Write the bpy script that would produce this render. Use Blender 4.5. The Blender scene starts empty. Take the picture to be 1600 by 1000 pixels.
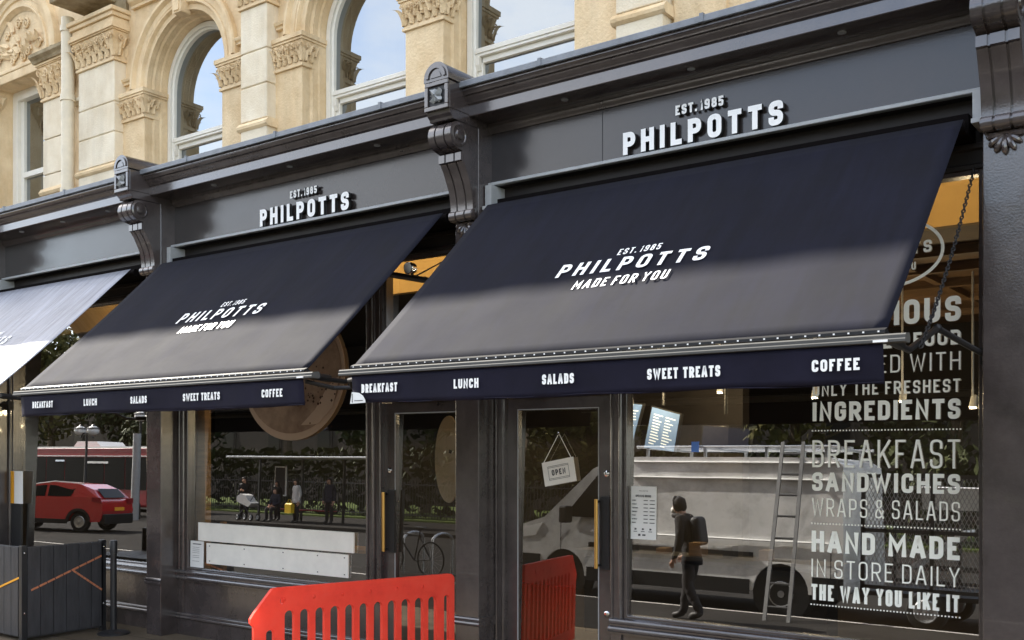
import bpy, bmesh, math, random
from mathutils import Vector, Matrix
random.seed(7)
R = math.radians
sc = bpy.context.scene
COL = sc.collection

# ------------------------------------------------------------------ camera, sky, sun, exposure
cam = bpy.data.cameras.new('camera'); camo = bpy.data.objects.new('camera', cam); COL.objects.link(camo)
cam.sensor_width = 36; cam.lens = 36.27; cam.shift_y = 0.1275; cam.clip_end = 2000; cam.clip_start = 0.05
camo.location = (0, 0, 2.0); camo.rotation_euler = (R(90), 0, R(36.573))
sc.camera = camo
SUN = Vector((-0.76, 0.065, 0.645)).normalized()
W = bpy.data.worlds.new('World'); sc.world = W; W.use_nodes = True
nt = W.node_tree; nt.nodes.clear()
sky = nt.nodes.new('ShaderNodeTexSky'); sky.sky_type = 'NISHITA'; sky.sun_disc = False
sky.sun_elevation = math.asin(SUN.z); sky.sun_rotation = math.atan2(SUN.x, SUN.y)
sky.air_density = 1.0; sky.dust_density = 1.0; sky.ozone_density = 1.0
bg = nt.nodes.new('ShaderNodeBackground'); bg.inputs['Strength'].default_value = 0.14
wo = nt.nodes.new('ShaderNodeOutputWorld')
tcw = nt.nodes.new('ShaderNodeTexCoord'); cn = nt.nodes.new('ShaderNodeTexNoise'); cn.inputs['Scale'].default_value = 2.2; cn.inputs['Detail'].default_value = 7; cn.inputs['Roughness'].default_value = .6
mpw = nt.nodes.new('ShaderNodeMapping'); mpw.inputs['Scale'].default_value = (1, 1, 2.5); nt.links.new(tcw.outputs['Generated'], mpw.inputs[0]); nt.links.new(mpw.outputs[0], cn.inputs['Vector'])
cr = nt.nodes.new('ShaderNodeMapRange'); cr.inputs[1].default_value = .42; cr.inputs[2].default_value = .62; cr.inputs[3].default_value = .12; cr.inputs[4].default_value = .70; nt.links.new(cn.outputs['Fac'], cr.inputs[0])
cm = nt.nodes.new('ShaderNodeMix'); cm.data_type = 'RGBA'; cm.inputs[7].default_value = (6.2, 5.9, 5.5, 1); nt.links.new(cr.outputs[0], cm.inputs[0]); nt.links.new(sky.outputs[0], cm.inputs[6])   # white cloud veil
nt.links.new(cm.outputs[2], bg.inputs[0]); nt.links.new(bg.outputs[0], wo.inputs[0])
sl = bpy.data.lights.new('sun', 'SUN'); sl.energy = 5.0; sl.angle = R(0.55); sl.color = (1.0, 0.94, 0.84)
so = bpy.data.objects.new('sun', sl); COL.objects.link(so); so.rotation_euler = SUN.to_track_quat('Z', 'Y').to_euler()
so.location = (-20, -8, 30)
vs = sc.view_settings; vs.view_transform = 'Standard'; vs.look = 'None'; vs.exposure = 1.95; vs.gamma = 1.0; vs.use_curve_mapping = False

# ------------------------------------------------------------------ materials
def mat(name, col, rough=0.5, spec=0.5, metal=0.0, var=0.0, vscale=3.0, bump=0.0, bscale=40.0, coat=0.0, col2=None, sheen=0.0, detail=6.0, stretch=None):
    m = bpy.data.materials.new(name); m.use_nodes = True
    t = m.node_tree; b = t.nodes['Principled BSDF']
    b.inputs['Base Color'].default_value = (*col, 1); b.inputs['Roughness'].default_value = rough
    b.inputs['Specular IOR Level'].default_value = spec; b.inputs['Metallic'].default_value = metal
    if coat: b.inputs['Coat Weight'].default_value = coat
    if sheen:
        b.inputs['Sheen Weight'].default_value = sheen; b.inputs['Sheen Roughness'].default_value = 0.4
    tc = t.nodes.new('ShaderNodeTexCoord'); src = tc.outputs['Object']
    if stretch:
        mp = t.nodes.new('ShaderNodeMapping'); mp.inputs['Scale'].default_value = stretch
        t.links.new(src, mp.inputs[0]); src = mp.outputs[0]
    if var or col2:
        n = t.nodes.new('ShaderNodeTexNoise'); n.inputs['Scale'].default_value = vscale; n.inputs['Detail'].default_value = detail
        n.inputs['Roughness'].default_value = 0.65
        t.links.new(src, n.inputs['Vector'])
        r = t.nodes.new('ShaderNodeValToRGB'); r.color_ramp.elements[0].position = 0.3; r.color_ramp.elements[1].position = 0.72
        a = [max(0, c * (1 - var)) for c in col]; c2 = col2 or [min(1, c * (1 + var)) for c in col]
        r.color_ramp.elements[0].color = (*a, 1); r.color_ramp.elements[1].color = (*c2, 1)
        t.links.new(n.outputs['Fac'], r.inputs[0]); t.links.new(r.outputs[0], b.inputs['Base Color'])
        mr = t.nodes.new('ShaderNodeMapRange'); mr.inputs[3].default_value = max(0.02, rough - 0.08); mr.inputs[4].default_value = min(1, rough + 0.1)
        t.links.new(n.outputs['Fac'], mr.inputs[0]); t.links.new(mr.outputs[0], b.inputs['Roughness'])
    if bump:
        n2 = t.nodes.new('ShaderNodeTexNoise'); n2.inputs['Scale'].default_value = bscale; n2.inputs['Detail'].default_value = 5
        t.links.new(src, n2.inputs['Vector'])
        bp = t.nodes.new('ShaderNodeBump'); bp.inputs['Strength'].default_value = bump; bp.inputs['Distance'].default_value = 0.02
        t.links.new(n2.outputs['Fac'], bp.inputs['Height']); t.links.new(bp.outputs[0], b.inputs['Normal'])
    return m
def emit(name, col, s):
    m = bpy.data.materials.new(name); m.use_nodes = True; b = m.node_tree.nodes['Principled BSDF']
    b.inputs['Base Color'].default_value = (*col, 1)
    b.inputs['Emission Color'].default_value = (*col, 1); b.inputs['Emission Strength'].default_value = s
    return m
def glass(name, refl, tint=(0.85, 0.88, 0.86), wav=0.0, mult=1.2, gcol=(1, 1, 1)):
    m = bpy.data.materials.new(name); m.use_nodes = True; t = m.node_tree; t.nodes.clear()
    o = t.nodes.new('ShaderNodeOutputMaterial'); mx = t.nodes.new('ShaderNodeMixShader')
    tr = t.nodes.new('ShaderNodeBsdfTransparent'); tr.inputs[0].default_value = (*tint, 1)
    g = t.nodes.new('ShaderNodeBsdfGlossy'); g.inputs['Roughness'].default_value = 0.0; g.inputs['Color'].default_value = (*gcol, 1)
    lwt = t.nodes.new('ShaderNodeLayerWeight'); lwt.inputs[0].default_value = .5; lw = t.nodes.new('ShaderNodeMath'); lw.operation = 'POWER'; lw.inputs[1].default_value = 5; t.links.new(lwt.outputs['Facing'], lw.inputs[0])
    ad = t.nodes.new('ShaderNodeMath'); ad.operation = 'MULTIPLY_ADD'; ad.use_clamp = True
    ad.inputs[1].default_value = mult; ad.inputs[2].default_value = refl + .04 * mult
    t.links.new(lw.outputs[0], ad.inputs[0]); t.links.new(ad.outputs[0], mx.inputs[0])
    t.links.new(tr.outputs[0], mx.inputs[1]); t.links.new(g.outputs[0], mx.inputs[2]); t.links.new(mx.outputs[0], o.inputs[0])
    if wav:
        tc = t.nodes.new('ShaderNodeTexCoord'); n = t.nodes.new('ShaderNodeTexNoise'); n.inputs['Scale'].default_value = 1.3; n.inputs['Detail'].default_value = 1
        bp = t.nodes.new('ShaderNodeBump'); bp.inputs['Strength'].default_value = wav; bp.inputs['Distance'].default_value = 0.02
        t.links.new(tc.outputs['Object'], n.inputs['Vector']); t.links.new(n.outputs['Fac'], bp.inputs['Height'])
        t.links.new(bp.outputs[0], g.inputs['Normal'])
    return m
def streaks(m, amt, scale=(2.2, 2.2, .35), lo=.46, hi=.60):
    t = m.node_tree; b = t.nodes['Principled BSDF']; tc = t.nodes.new('ShaderNodeTexCoord'); mp = t.nodes.new('ShaderNodeMapping'); mp.inputs['Scale'].default_value = scale
    n = t.nodes.new('ShaderNodeTexNoise'); n.inputs['Scale'].default_value = 1.6; n.inputs['Detail'].default_value = 10; n.inputs['Roughness'].default_value = .68
    t.links.new(tc.outputs['Object'], mp.inputs[0]); t.links.new(mp.outputs[0], n.inputs['Vector'])
    mr = t.nodes.new('ShaderNodeMapRange'); mr.inputs[1].default_value = lo; mr.inputs[2].default_value = hi; mr.inputs[3].default_value = 1.0; mr.inputs[4].default_value = 1.0 - amt
    mi = t.nodes.new('ShaderNodeMix'); mi.data_type = 'RGBA'; mi.blend_type = 'MULTIPLY'; mi.inputs[0].default_value = 1
    t.links.new(n.outputs['Fac'], mr.inputs[0]); t.links.new(b.inputs['Base Color'].links[0].from_socket, mi.inputs[6]); t.links.new(mr.outputs[0], mi.inputs[7]); t.links.new(mi.outputs[2], b.inputs['Base Color'])
def stone_mat():
    m = mat('limestone', (0.78, 0.56, 0.31), 0.85, 0.2, var=0.15, vscale=2.6, bump=0.45, bscale=45, col2=(0.88, 0.70, 0.45))
    return m
M = dict(
    stone=stone_mat(),
    stone_pale=mat('pale_ashlar', (0.80, 0.67, 0.47), 0.85, 0.2, var=0.12, vscale=3.2, bump=0.3, bscale=60, col2=(0.86, 0.77, 0.60)),
    stone_stain_shade=mat('stained_shaded_stone', (0.30, 0.22, 0.11), 0.9, 0.2, var=0.3, vscale=5, bump=0.4, bscale=50, col2=(0.46, 0.38, 0.25)),  # stain on the side abacus blocks; painted shade on frieze and ledge
    white=mat('white_sash_paint', (0.80, 0.76, 0.66), 0.45, 0.4, var=0.06, vscale=6, bump=0.05, bscale=30),
    paint=mat('charcoal_paint', (0.060, 0.048, 0.045), 0.20, 1.0, coat=0.35, var=0.32, vscale=3.5, bump=0.06, bscale=70),
    fascia=mat('charcoal_fascia_paint', (0.028, 0.022, 0.020), 0.20, 0.58, coat=0.12, var=0.25, vscale=1.5, bump=0.04, bscale=80),
    lead=mat('lead_sheet', (0.20, 0.215, 0.235), 0.5, 0.5, var=0.22, vscale=8, bump=0.12, bscale=25),
    edge=mat('pale_metal_trim', (0.36, 0.37, 0.37), 0.45, 0.5, var=0.1, vscale=12),
    void=mat('matt_black_housing', (0.005, 0.004, 0.004), 0.9, 0.05),
    paint_shaded=mat('shaded_dark_paint', (0.020, 0.016, 0.014), 0.5, 0.3, var=0.3, vscale=4),  # charcoal paint darkened to hold the shade under the fascia
    pipe=mat('cream_pipe_paint', (0.72, 0.63, 0.47), 0.5, 0.3, var=0.12, vscale=5),
    black=mat('black_trim', (0.012, 0.012, 0.013), 0.45, 0.4),
    letter=mat('white_letter_face', (0.93, 0.92, 0.89), 0.4, 0.4),
    letter_side=mat('black_letter_return', (0.02, 0.02, 0.02), 0.5, 0.4),
    vinyl=mat('cream_vinyl', (0.94, 0.95, 0.86), 0.5, 0.3, var=0.04, vscale=9),
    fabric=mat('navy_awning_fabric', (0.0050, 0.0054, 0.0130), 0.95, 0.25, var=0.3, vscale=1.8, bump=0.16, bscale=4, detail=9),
    fabric_glare=mat('wrinkled_glare_fabric', (0.26, 0.27, 0.31), 0.44, 1.0, var=0.4, vscale=2, bump=0.9, bscale=3, detail=8, stretch=(7, .7, .7)),  # sun glare put into the pale, glossy fabric colour
    valance=mat('navy_valance_fabric', (0.011, 0.010, 0.021), 0.75, 0.15, var=0.25, vscale=4, bump=0.12, bscale=9),
    bar=mat('grey_aluminium', (0.085, 0.083, 0.078), 0.75, 0.15, var=0.1, vscale=5),
    brass=mat('polished_brass', (0.52, 0.30, 0.08), 0.3, 0.5, metal=0.7),
    chrome=mat('chrome', (0.75, 0.75, 0.75), 0.15, 0.5, metal=1.0),
    pane=glass('shop_glass', 0.27, (.7,.72,.7), wav=0.012),
    doorpane=glass('door_glass', 0.125, (.75,.77,.75), wav=0.010),
    sashpane=glass('sash_glass', 0.27, (0.15, 0.16, 0.17), wav=0.03, mult=.6, gcol=(.88, .95, 1)),
    ochre=mat('ochre_wall_paint', (0.40, 0.255, 0.10), 0.7, 0.3, var=0.12, vscale=2),
    brown=mat('brown_timber_wall', (0.17, 0.10, 0.05), 0.6, 0.4, var=0.35, vscale=3, bump=0.1, stretch=(1, 1, 8)),
    dark=mat('dark_interior_paint', (0.022, 0.018, 0.016), 0.7, 0.3, var=0.2, vscale=2),
    floor=mat('shop_floor_tile', (0.028, 0.022, 0.018), 0.4, 0.4, var=0.2, vscale=2),
    slab=mat('paving_stone', (0.15, 0.118, 0.08), 0.85, 0.1, var=0.25, vscale=1.5, bump=0.25, bscale=30),
    asphalt=mat('asphalt', (0.026, 0.024, 0.022), 0.95, 0.04, var=0.3, vscale=1.0, bump=0.5, bscale=90),
    kerb=mat('kerb_granite', (0.38, 0.36, 0.33), 0.8, 0.3, var=0.2, vscale=14, bump=0.2),
    paper=mat('white_paper', (0.80, 0.80, 0.77), 0.7, 0.2, var=0.03, vscale=4),
    ink=mat('dark_ink', (0.05, 0.05, 0.05), 0.7, 0.2),
    orange=mat('orange_print', (0.85, 0.40, 0.03), 0.6, 0.3),
    board=mat('white_board', (0.86, 0.83, 0.75), 0.6, 0.3, var=0.08, vscale=4, bump=0.05, bscale=20),
    wood=mat('pale_timber', (0.42, 0.25, 0.11), 0.6, 0.3, var=0.25, vscale=3, stretch=(1, 1, 9)),
    slat=mat('charcoal_stained_slats', (0.045, 0.044, 0.046), 0.6, 0.4, var=0.35, vscale=5, bump=0.2, bscale=30, stretch=(3, 3, 0.5)),
    copper=mat('copper_inlay', (0.62, 0.24, 0.12), 0.5, 0.5, metal=0.3, var=0.2, vscale=30),
    post=mat('black_post_metal', (0.018, 0.018, 0.019), 0.4, 0.5, var=0.2, vscale=8),
    ladder=mat('dull_ladder_aluminium', (0.075, 0.075, 0.075), 0.5, 0.4, metal=0.4, var=0.2, vscale=9),
    steel=mat('galvanised_steel', (0.45, 0.46, 0.47), 0.35, 0.5, metal=0.9, var=0.15, vscale=10),
    vanwhite=mat('white_van_paint', (0.86, 0.855, 0.84), 0.18, 0.6, metal=0.12, var=0.10, vscale=2, coat=0.5),
    tyre=mat('tyre_rubber', (0.02, 0.02, 0.02), 0.8, 0.3),
    carglass=mat('vehicle_glass', (0.006, 0.007, 0.008), 0.10, 0.10),
    red=mat('red_car_paint', (0.42, 0.012, 0.018), 0.2, 0.5, coat=0.8),
    busred=mat('red_bus_paint', (0.24, 0.008, 0.016), 0.45, 0.3),
    buswindow=mat('dark_bus_glass', (0.010, 0.011, 0.011), 0.55, 0.04),
    leaf=mat('tree_leaves', (0.050, 0.062, 0.018), 0.7, 0.2, var=0.5, vscale=0.8, col2=(0.16, 0.14, 0.035)),
    leaf_dark=mat('evergreen_leaves', (0.018, 0.030, 0.012), 0.7, 0.2, var=0.5, vscale=1.2, col2=(0.07, 0.08, 0.025)),
    bark=mat('tree_bark', (0.11, 0.085, 0.06), 0.9, 0.2, var=0.3, vscale=6, bump=0.4),
    grass=mat('lawn_grass', (0.06, 0.085, 0.012), 0.9, 0.2, var=0.3, vscale=3, bump=0.5),
    bldg=mat('grey_rubble_stone', (0.040, 0.032, 0.026), 0.9, 0.2, var=0.3, vscale=2.5, bump=0.4, bscale=9),
    skin=mat('skin', (0.50, 0.29, 0.20), 0.55, 0.4),
    coat_black=mat('black_jacket_cloth', (0.007, 0.006, 0.007), 0.75, 0.3, var=0.3, vscale=12, bump=0.4, bscale=14),
    coat_navy=mat('navy_jacket_cloth', (0.02, 0.022, 0.035), 0.75, 0.3, bump=0.3, bscale=14),
    coat_white=mat('white_coat_cloth', (0.55, 0.54, 0.52), 0.75, 0.3),
    jeans=mat('grey_trouser_cloth', (0.026, 0.024, 0.025), 0.8, 0.2, var=0.2, vscale=14, bump=0.5, bscale=12),
    shoe=mat('dark_shoe_leather', (0.03, 0.028, 0.027), 0.6, 0.4),
    hair=mat('dark_brown_hair', (0.022, 0.014, 0.010), 0.5, 0.4, bump=0.6, bscale=60, stretch=(1, 1, 0.2)),
    pack=mat('black_nylon', (0.013, 0.013, 0.015), 0.6, 0.4, bump=0.3, bscale=20),
    yellow=mat('yellow_bag_plastic', (0.75, 0.50, 0.02), 0.5, 0.4),
    screen=emit('lit_screen', (0.10, 0.17, 0.32), 0.22),
    screen_dim=emit('dim_screen', (0.006, 0.008, 0.02), 0.5),
    screen_text=emit('lit_screen_text', (0.7, 0.8, 0.9), 0.13),
    lamp=emit('lamp_glow', (1.0, 0.85, 0.6), 9.0),
    bluetag=mat('blue_tape', (0.02, 0.18, 0.65), 0.5, 0.3),
    coffee=mat('coffee_crema_print', (0.16, 0.09, 0.05), 0.6, 0.2, var=0.3, vscale=3, col2=(0.34, 0.24, 0.16)),
    cream=mat('cup_rim_print', (0.36, 0.26, 0.18), 0.6, 0.3, var=0.08, vscale=3),
    bean=mat('coffee_ground_print', (0.05, 0.025, 0.012), 0.7, 0.2),
    almond=mat('cream_print', (0.48, 0.38, 0.25), 0.6, 0.2, var=0.1, vscale=3),
    globe=mat('white_lamp_glass', (0.8, 0.8, 0.78), 0.3, 0.5),
)
# red barrier plastic lets some sun through
m = bpy.data.materials.new('red_barrier_plastic'); m.use_nodes = True; t = m.node_tree; b = t.nodes['Principled BSDF']
b.inputs['Base Color'].default_value = (0.95, 0.062, 0.03, 1); b.inputs['Roughness'].default_value = 0.42
tl = t.nodes.new('ShaderNodeBsdfTranslucent'); tl.inputs[0].default_value = (0.98, 0.16, 0.09, 1)
mx = t.nodes.new('ShaderNodeMixShader'); mx.inputs[0].default_value = 0.5
n = t.nodes.new('ShaderNodeTexNoise'); n.inputs['Scale'].default_value = 9
bp = t.nodes.new('ShaderNodeBump'); bp.inputs['Strength'].default_value = 0.15; bp.inputs['Distance'].default_value = 0.02
t.links.new(n.outputs['Fac'], bp.inputs['Height']); t.links.new(bp.outputs[0], b.inputs['Normal'])
t.links.new(b.outputs[0], mx.inputs[1]); t.links.new(tl.outputs[0], mx.inputs[2]); t.links.new(mx.outputs[0], t.nodes['Material Output'].inputs[0])
n3 = t.nodes.new('ShaderNodeTexNoise'); n3.inputs['Scale'].default_value = 6; n3.inputs['Detail'].default_value = 9; n3.inputs['Roughness'].default_value = .7
tcb = t.nodes.new('ShaderNodeTexCoord'); t.links.new(tcb.outputs['Object'], n3.inputs['Vector'])
rb = t.nodes.new('ShaderNodeValToRGB'); rb.color_ramp.elements[0].position = .30; rb.color_ramp.elements[1].position = .70
rb.color_ramp.elements[0].color = (.80, .075, .045, 1); rb.color_ramp.elements[1].color = (1.0, .15, .09, 1); e3 = rb.color_ramp.elements.new(.5); e3.color = (.98, .105, .06, 1)
t.links.new(n3.outputs['Fac'], rb.inputs[0]); t.links.new(rb.outputs[0], b.inputs['Base Color'])
M['barrier'] = m
# slab joints
def joints(m, sx, sy, col):
    t = m.node_tree; b = t.nodes['Principled BSDF']; tc = t.nodes.new('ShaderNodeTexCoord')
    br = t.nodes.new('ShaderNodeTexBrick'); br.inputs['Scale'].default_value = 1; br.inputs['Brick Width'].default_value = sx; br.inputs['Row Height'].default_value = sy
    br.inputs['Mortar Size'].default_value = 0.006; br.inputs['Color1'].default_value = (1, 1, 1, 1); br.inputs['Color2'].default_value = (0.8, 0.8, 0.8, 1); br.inputs['Mortar'].default_value = (*col, 1)
    t.links.new(tc.outputs['Object'], br.inputs['Vector'])
    mi = t.nodes.new('ShaderNodeMix'); mi.data_type = 'RGBA'; mi.blend_type = 'MULTIPLY'; mi.inputs[0].default_value = 1
    src = b.inputs['Base Color'].links[0].from_socket
    t.links.new(src, mi.inputs[6]); t.links.new(br.outputs['Color'], mi.inputs[7]); t.links.new(mi.outputs[2], b.inputs['Base Color'])
streaks(M['stone'], .13); streaks(M['stone_pale'], .10); streaks(M['vanwhite'], .25, (1, 1, 1.2)); streaks(M['fabric'], .35, (6, .8, .8), .40, .62)
joints(M['slab'], 0.75, 0.5, (0.25, 0.25, 0.25))

# ------------------------------------------------------------------ builders
WLOC = {}
def tag(o, label=None, cat=None, group=None, kind=None):
    if label: o['label'] = label
    if cat: o['category'] = cat
    if group: o['group'] = group
    if kind: o['kind'] = kind
    return o
def thing(name, loc, label, cat, group=None):
    o = bpy.data.objects.new(name, None); COL.objects.link(o); o.location = loc; o.empty_display_size = 0.2
    WLOC[o.name] = Vector(loc); return tag(o, label, cat, group)
class MB:
    def __init__(s): s.b = bmesh.new(); s.mats = []; s.cur = 0
    def use(s, m):
        if m not in s.mats: s.mats.append(m)
        s.cur = s.mats.index(m); return s
    def v(s, p): return s.b.verts.new(p)
    def f(s, vs):
        try: fc = s.b.faces.new(vs); fc.material_index = s.cur; return fc
        except ValueError: return None
    def quad(s, *ps): return s.f([s.v(p) for p in ps])
    def box(s, x0, x1, y0, y1, z0, z1):
        a = [s.v((x, y, z)) for z in (z0, z1) for y in (y0, y1) for x in (x0, x1)]
        for q in ((0, 2, 3, 1), (4, 5, 7, 6), (0, 1, 5, 4), (2, 6, 7, 3), (0, 4, 6, 2), (1, 3, 7, 5)): s.f([a[i] for i in q])
        return s
    def obox(s, c, ax, ay, az, hx, hy, hz):
        c = Vector(c); a = []
        for k in (-1, 1):
            for j in (-1, 1):
                for i in (-1, 1): a.append(s.v(c + ax * (i * hx) + ay * (j * hy) + az * (k * hz)))
        for q in ((0, 2, 3, 1), (4, 5, 7, 6), (0, 1, 5, 4), (2, 6, 7, 3), (0, 4, 6, 2), (1, 3, 7, 5)): s.f([a[i] for i in q])
        return s
    def bar(s, p, q, w, h=None, up=(0, 0, 1)):
        p, q = Vector(p), Vector(q); d = (q - p); L = d.length; d.normalize(); u = Vector(up)
        if abs(d.dot(u)) > 0.95: u = Vector((0, 1, 0))
        x = d.cross(u).normalized(); y = x.cross(d)
        return s.obox((p + q) / 2, d, x, y, L / 2, w / 2, (h or w) / 2)
    def extx(s, prof, x0, x1, caps=True):       # profile of (y,z) run along x
        A = [s.v((x0, y, z)) for y, z in prof]; B = [s.v((x1, y, z)) for y, z in prof]
        for i in range(len(prof) - 1): s.f([A[i], B[i], B[i + 1], A[i + 1]])
        if caps == 'closed':
            s.f([A[-1], B[-1], B[0], A[0]]); 
            s.f([s.v(v.co) for v in A]); s.f([s.v(v.co) for v in reversed(B)])
        return s
    def tube(s, pts, r, n=8, closed=False, caps=True):
        pts = [Vector(p) for p in pts]; rings = []; N = len(pts); prev = None
        for i, p in enumerate(pts):
            if closed: d = pts[(i + 1) % N] - pts[i - 1]
            else: d = pts[min(i + 1, N - 1)] - pts[max(i - 1, 0)]
            d.normalize()
            u = prev if prev is not None and abs(prev.dot(d)) < 0.99 else (Vector((0, 0, 1)) if abs(d.z) < 0.9 else Vector((1, 0, 0)))
            x = d.cross(u).normalized(); y = x.cross(d).normalized(); prev = y
            rr = r[i] if isinstance(r, (list, tuple)) else r
            rings.append([s.v(p + x * (rr * math.cos(2 * math.pi * k / n)) + y * (rr * math.sin(2 * math.pi * k / n))) for k in range(n)])
        for i in range(N if closed else N - 1):
            a, b = rings[i], rings[(i + 1) % N]
            for k in range(n): s.f([a[k], a[(k + 1) % n], b[(k + 1) % n], b[k]])
        if caps and not closed: s.f(list(reversed(rings[0]))); s.f(rings[-1])
        return s
    def lathe(s, prof, c, axis=(0, 0, 1), n=24):
        ax = Vector(axis).normalized(); u = Vector((0, 0, 1)) if abs(ax.z) < 0.9 else Vector((1, 0, 0))
        x = ax.cross(u).normalized(); y = ax.cross(x); c = Vector(c)
        rings = [[s.v(c + ax * h + x * (r * math.cos(2 * math.pi * k / n)) + y * (r * math.sin(2 * math.pi * k / n))) for k in range(n)] for r, h in prof]
        for a, b in zip(rings, rings[1:]):
            for k in range(n): s.f([a[k], a[(k + 1) % n], b[(k + 1) % n], b[k]])
        s.f(list(reversed(rings[0]))); s.f(rings[-1]); return s
    def plate(s, outline, holes, fn, t):
        tb = bmesh.new(); loops = [outline] + list(holes); es = []; 
        for lp in loops:
            vs = [tb.verts.new((u, v, 0)) for u, v in lp]
            for i in range(len(vs)): es.append(tb.edges.new((vs[i], vs[(i + 1) % len(vs)])))
        bmesh.ops.triangle_fill(tb, use_beauty=True, use_dissolve=False, edges=es)
        tb.verts.index_update()
        F0 = [s.v(fn(v.co.x, v.co.y, 0)) for v in tb.verts]; F1 = [s.v(fn(v.co.x, v.co.y, t)) for v in tb.verts] if t else None
        for fc in tb.faces:
            ix = [v.index for v in fc.verts]; s.f([F0[i] for i in ix])
            if t: s.f([F1[i] for i in reversed(ix)])
        if t:
            for lp in loops:
                a = [s.v(fn(u, v, 0)) for u, v in lp]; b = [s.v(fn(u, v, t)) for u, v in lp]
                for i in range(len(lp)): j = (i + 1) % len(lp); s.f([a[i], a[j], b[j], b[i]])
        tb.free(); return s
    def sphere(s, c, r, n=10, m_=7, sc_=(1, 1, 1)):
        prof = []
        c = Vector(c); rings = []
        for i in range(1, m_):
            th = math.pi * i / m_
            rings.append([s.v(c + Vector((sc_[0] * r * math.sin(th) * math.cos(2 * math.pi * k / n), sc_[1] * r * math.sin(th) * math.sin(2 * math.pi * k / n), sc_[2] * r * math.cos(th)))) for k in range(n)])
        t_ = s.v(c + Vector((0, 0, sc_[2] * r))); b_ = s.v(c - Vector((0, 0, sc_[2] * r)))
        for a, b in zip(rings, rings[1:]):
            for k in range(n): s.f([a[k], b[k], b[(k + 1) % n], a[(k + 1) % n]])
        for k in range(n): s.f([t_, rings[0][k], rings[0][(k + 1) % n]]); s.f([b_, rings[-1][(k + 1) % n], rings[-1][k]])
        return s
    def build(s, name, m=None, parent=None, smooth=False, bevel=0.0, loc=None, recalc=True, seg=2):
        off = Vector((0, 0, 0))
        if parent is not None: off = WLOC[parent.name]
        elif loc is not None: off = Vector(loc)
        if recalc: bmesh.ops.recalc_face_normals(s.b, faces=s.b.faces[:])
        if off.length: bmesh.ops.translate(s.b, verts=s.b.verts[:], vec=-off)
        me = bpy.data.meshes.new(name); s.b.to_mesh(me); s.b.free()
        ms = s.mats if s.mats else [m]
        for q in ms: me.materials.append(M[q] if isinstance(q, str) else q)
        if smooth: me.shade_smooth() if hasattr(me, 'shade_smooth') else None
        o = bpy.data.objects.new(name, me); COL.objects.link(o)
        WLOC[o.name] = off.copy()
        if parent is not None: o.parent = parent
        elif loc is not None: o.location = loc
        if smooth == 'auto':
            me.set_sharp_from_angle(angle=R(35))
        if bevel:
            md = o.modifiers.new('bevel', 'BEVEL'); md.width = bevel; md.segments = seg; md.limit_method = 'ANGLE'; md.angle_limit = R(40)
        return o
def arc(cx, cz, r, a0, a1, n): return [(cx + r * math.cos(R(a0 + (a1 - a0) * i / n)), cz + r * math.sin(R(a0 + (a1 - a0) * i / n))) for i in range(n + 1)]
def rrect(x0, x1, z0, z1, r, n=5):
    return arc(x1 - r, z0 + r, r, -90, 0, n) + arc(x1 - r, z1 - r, r, 0, 90, n) + arc(x0 + r, z1 - r, r, 90, 180, n) + arc(x0 + r, z0 + r, r, 180, 270, n)

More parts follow.
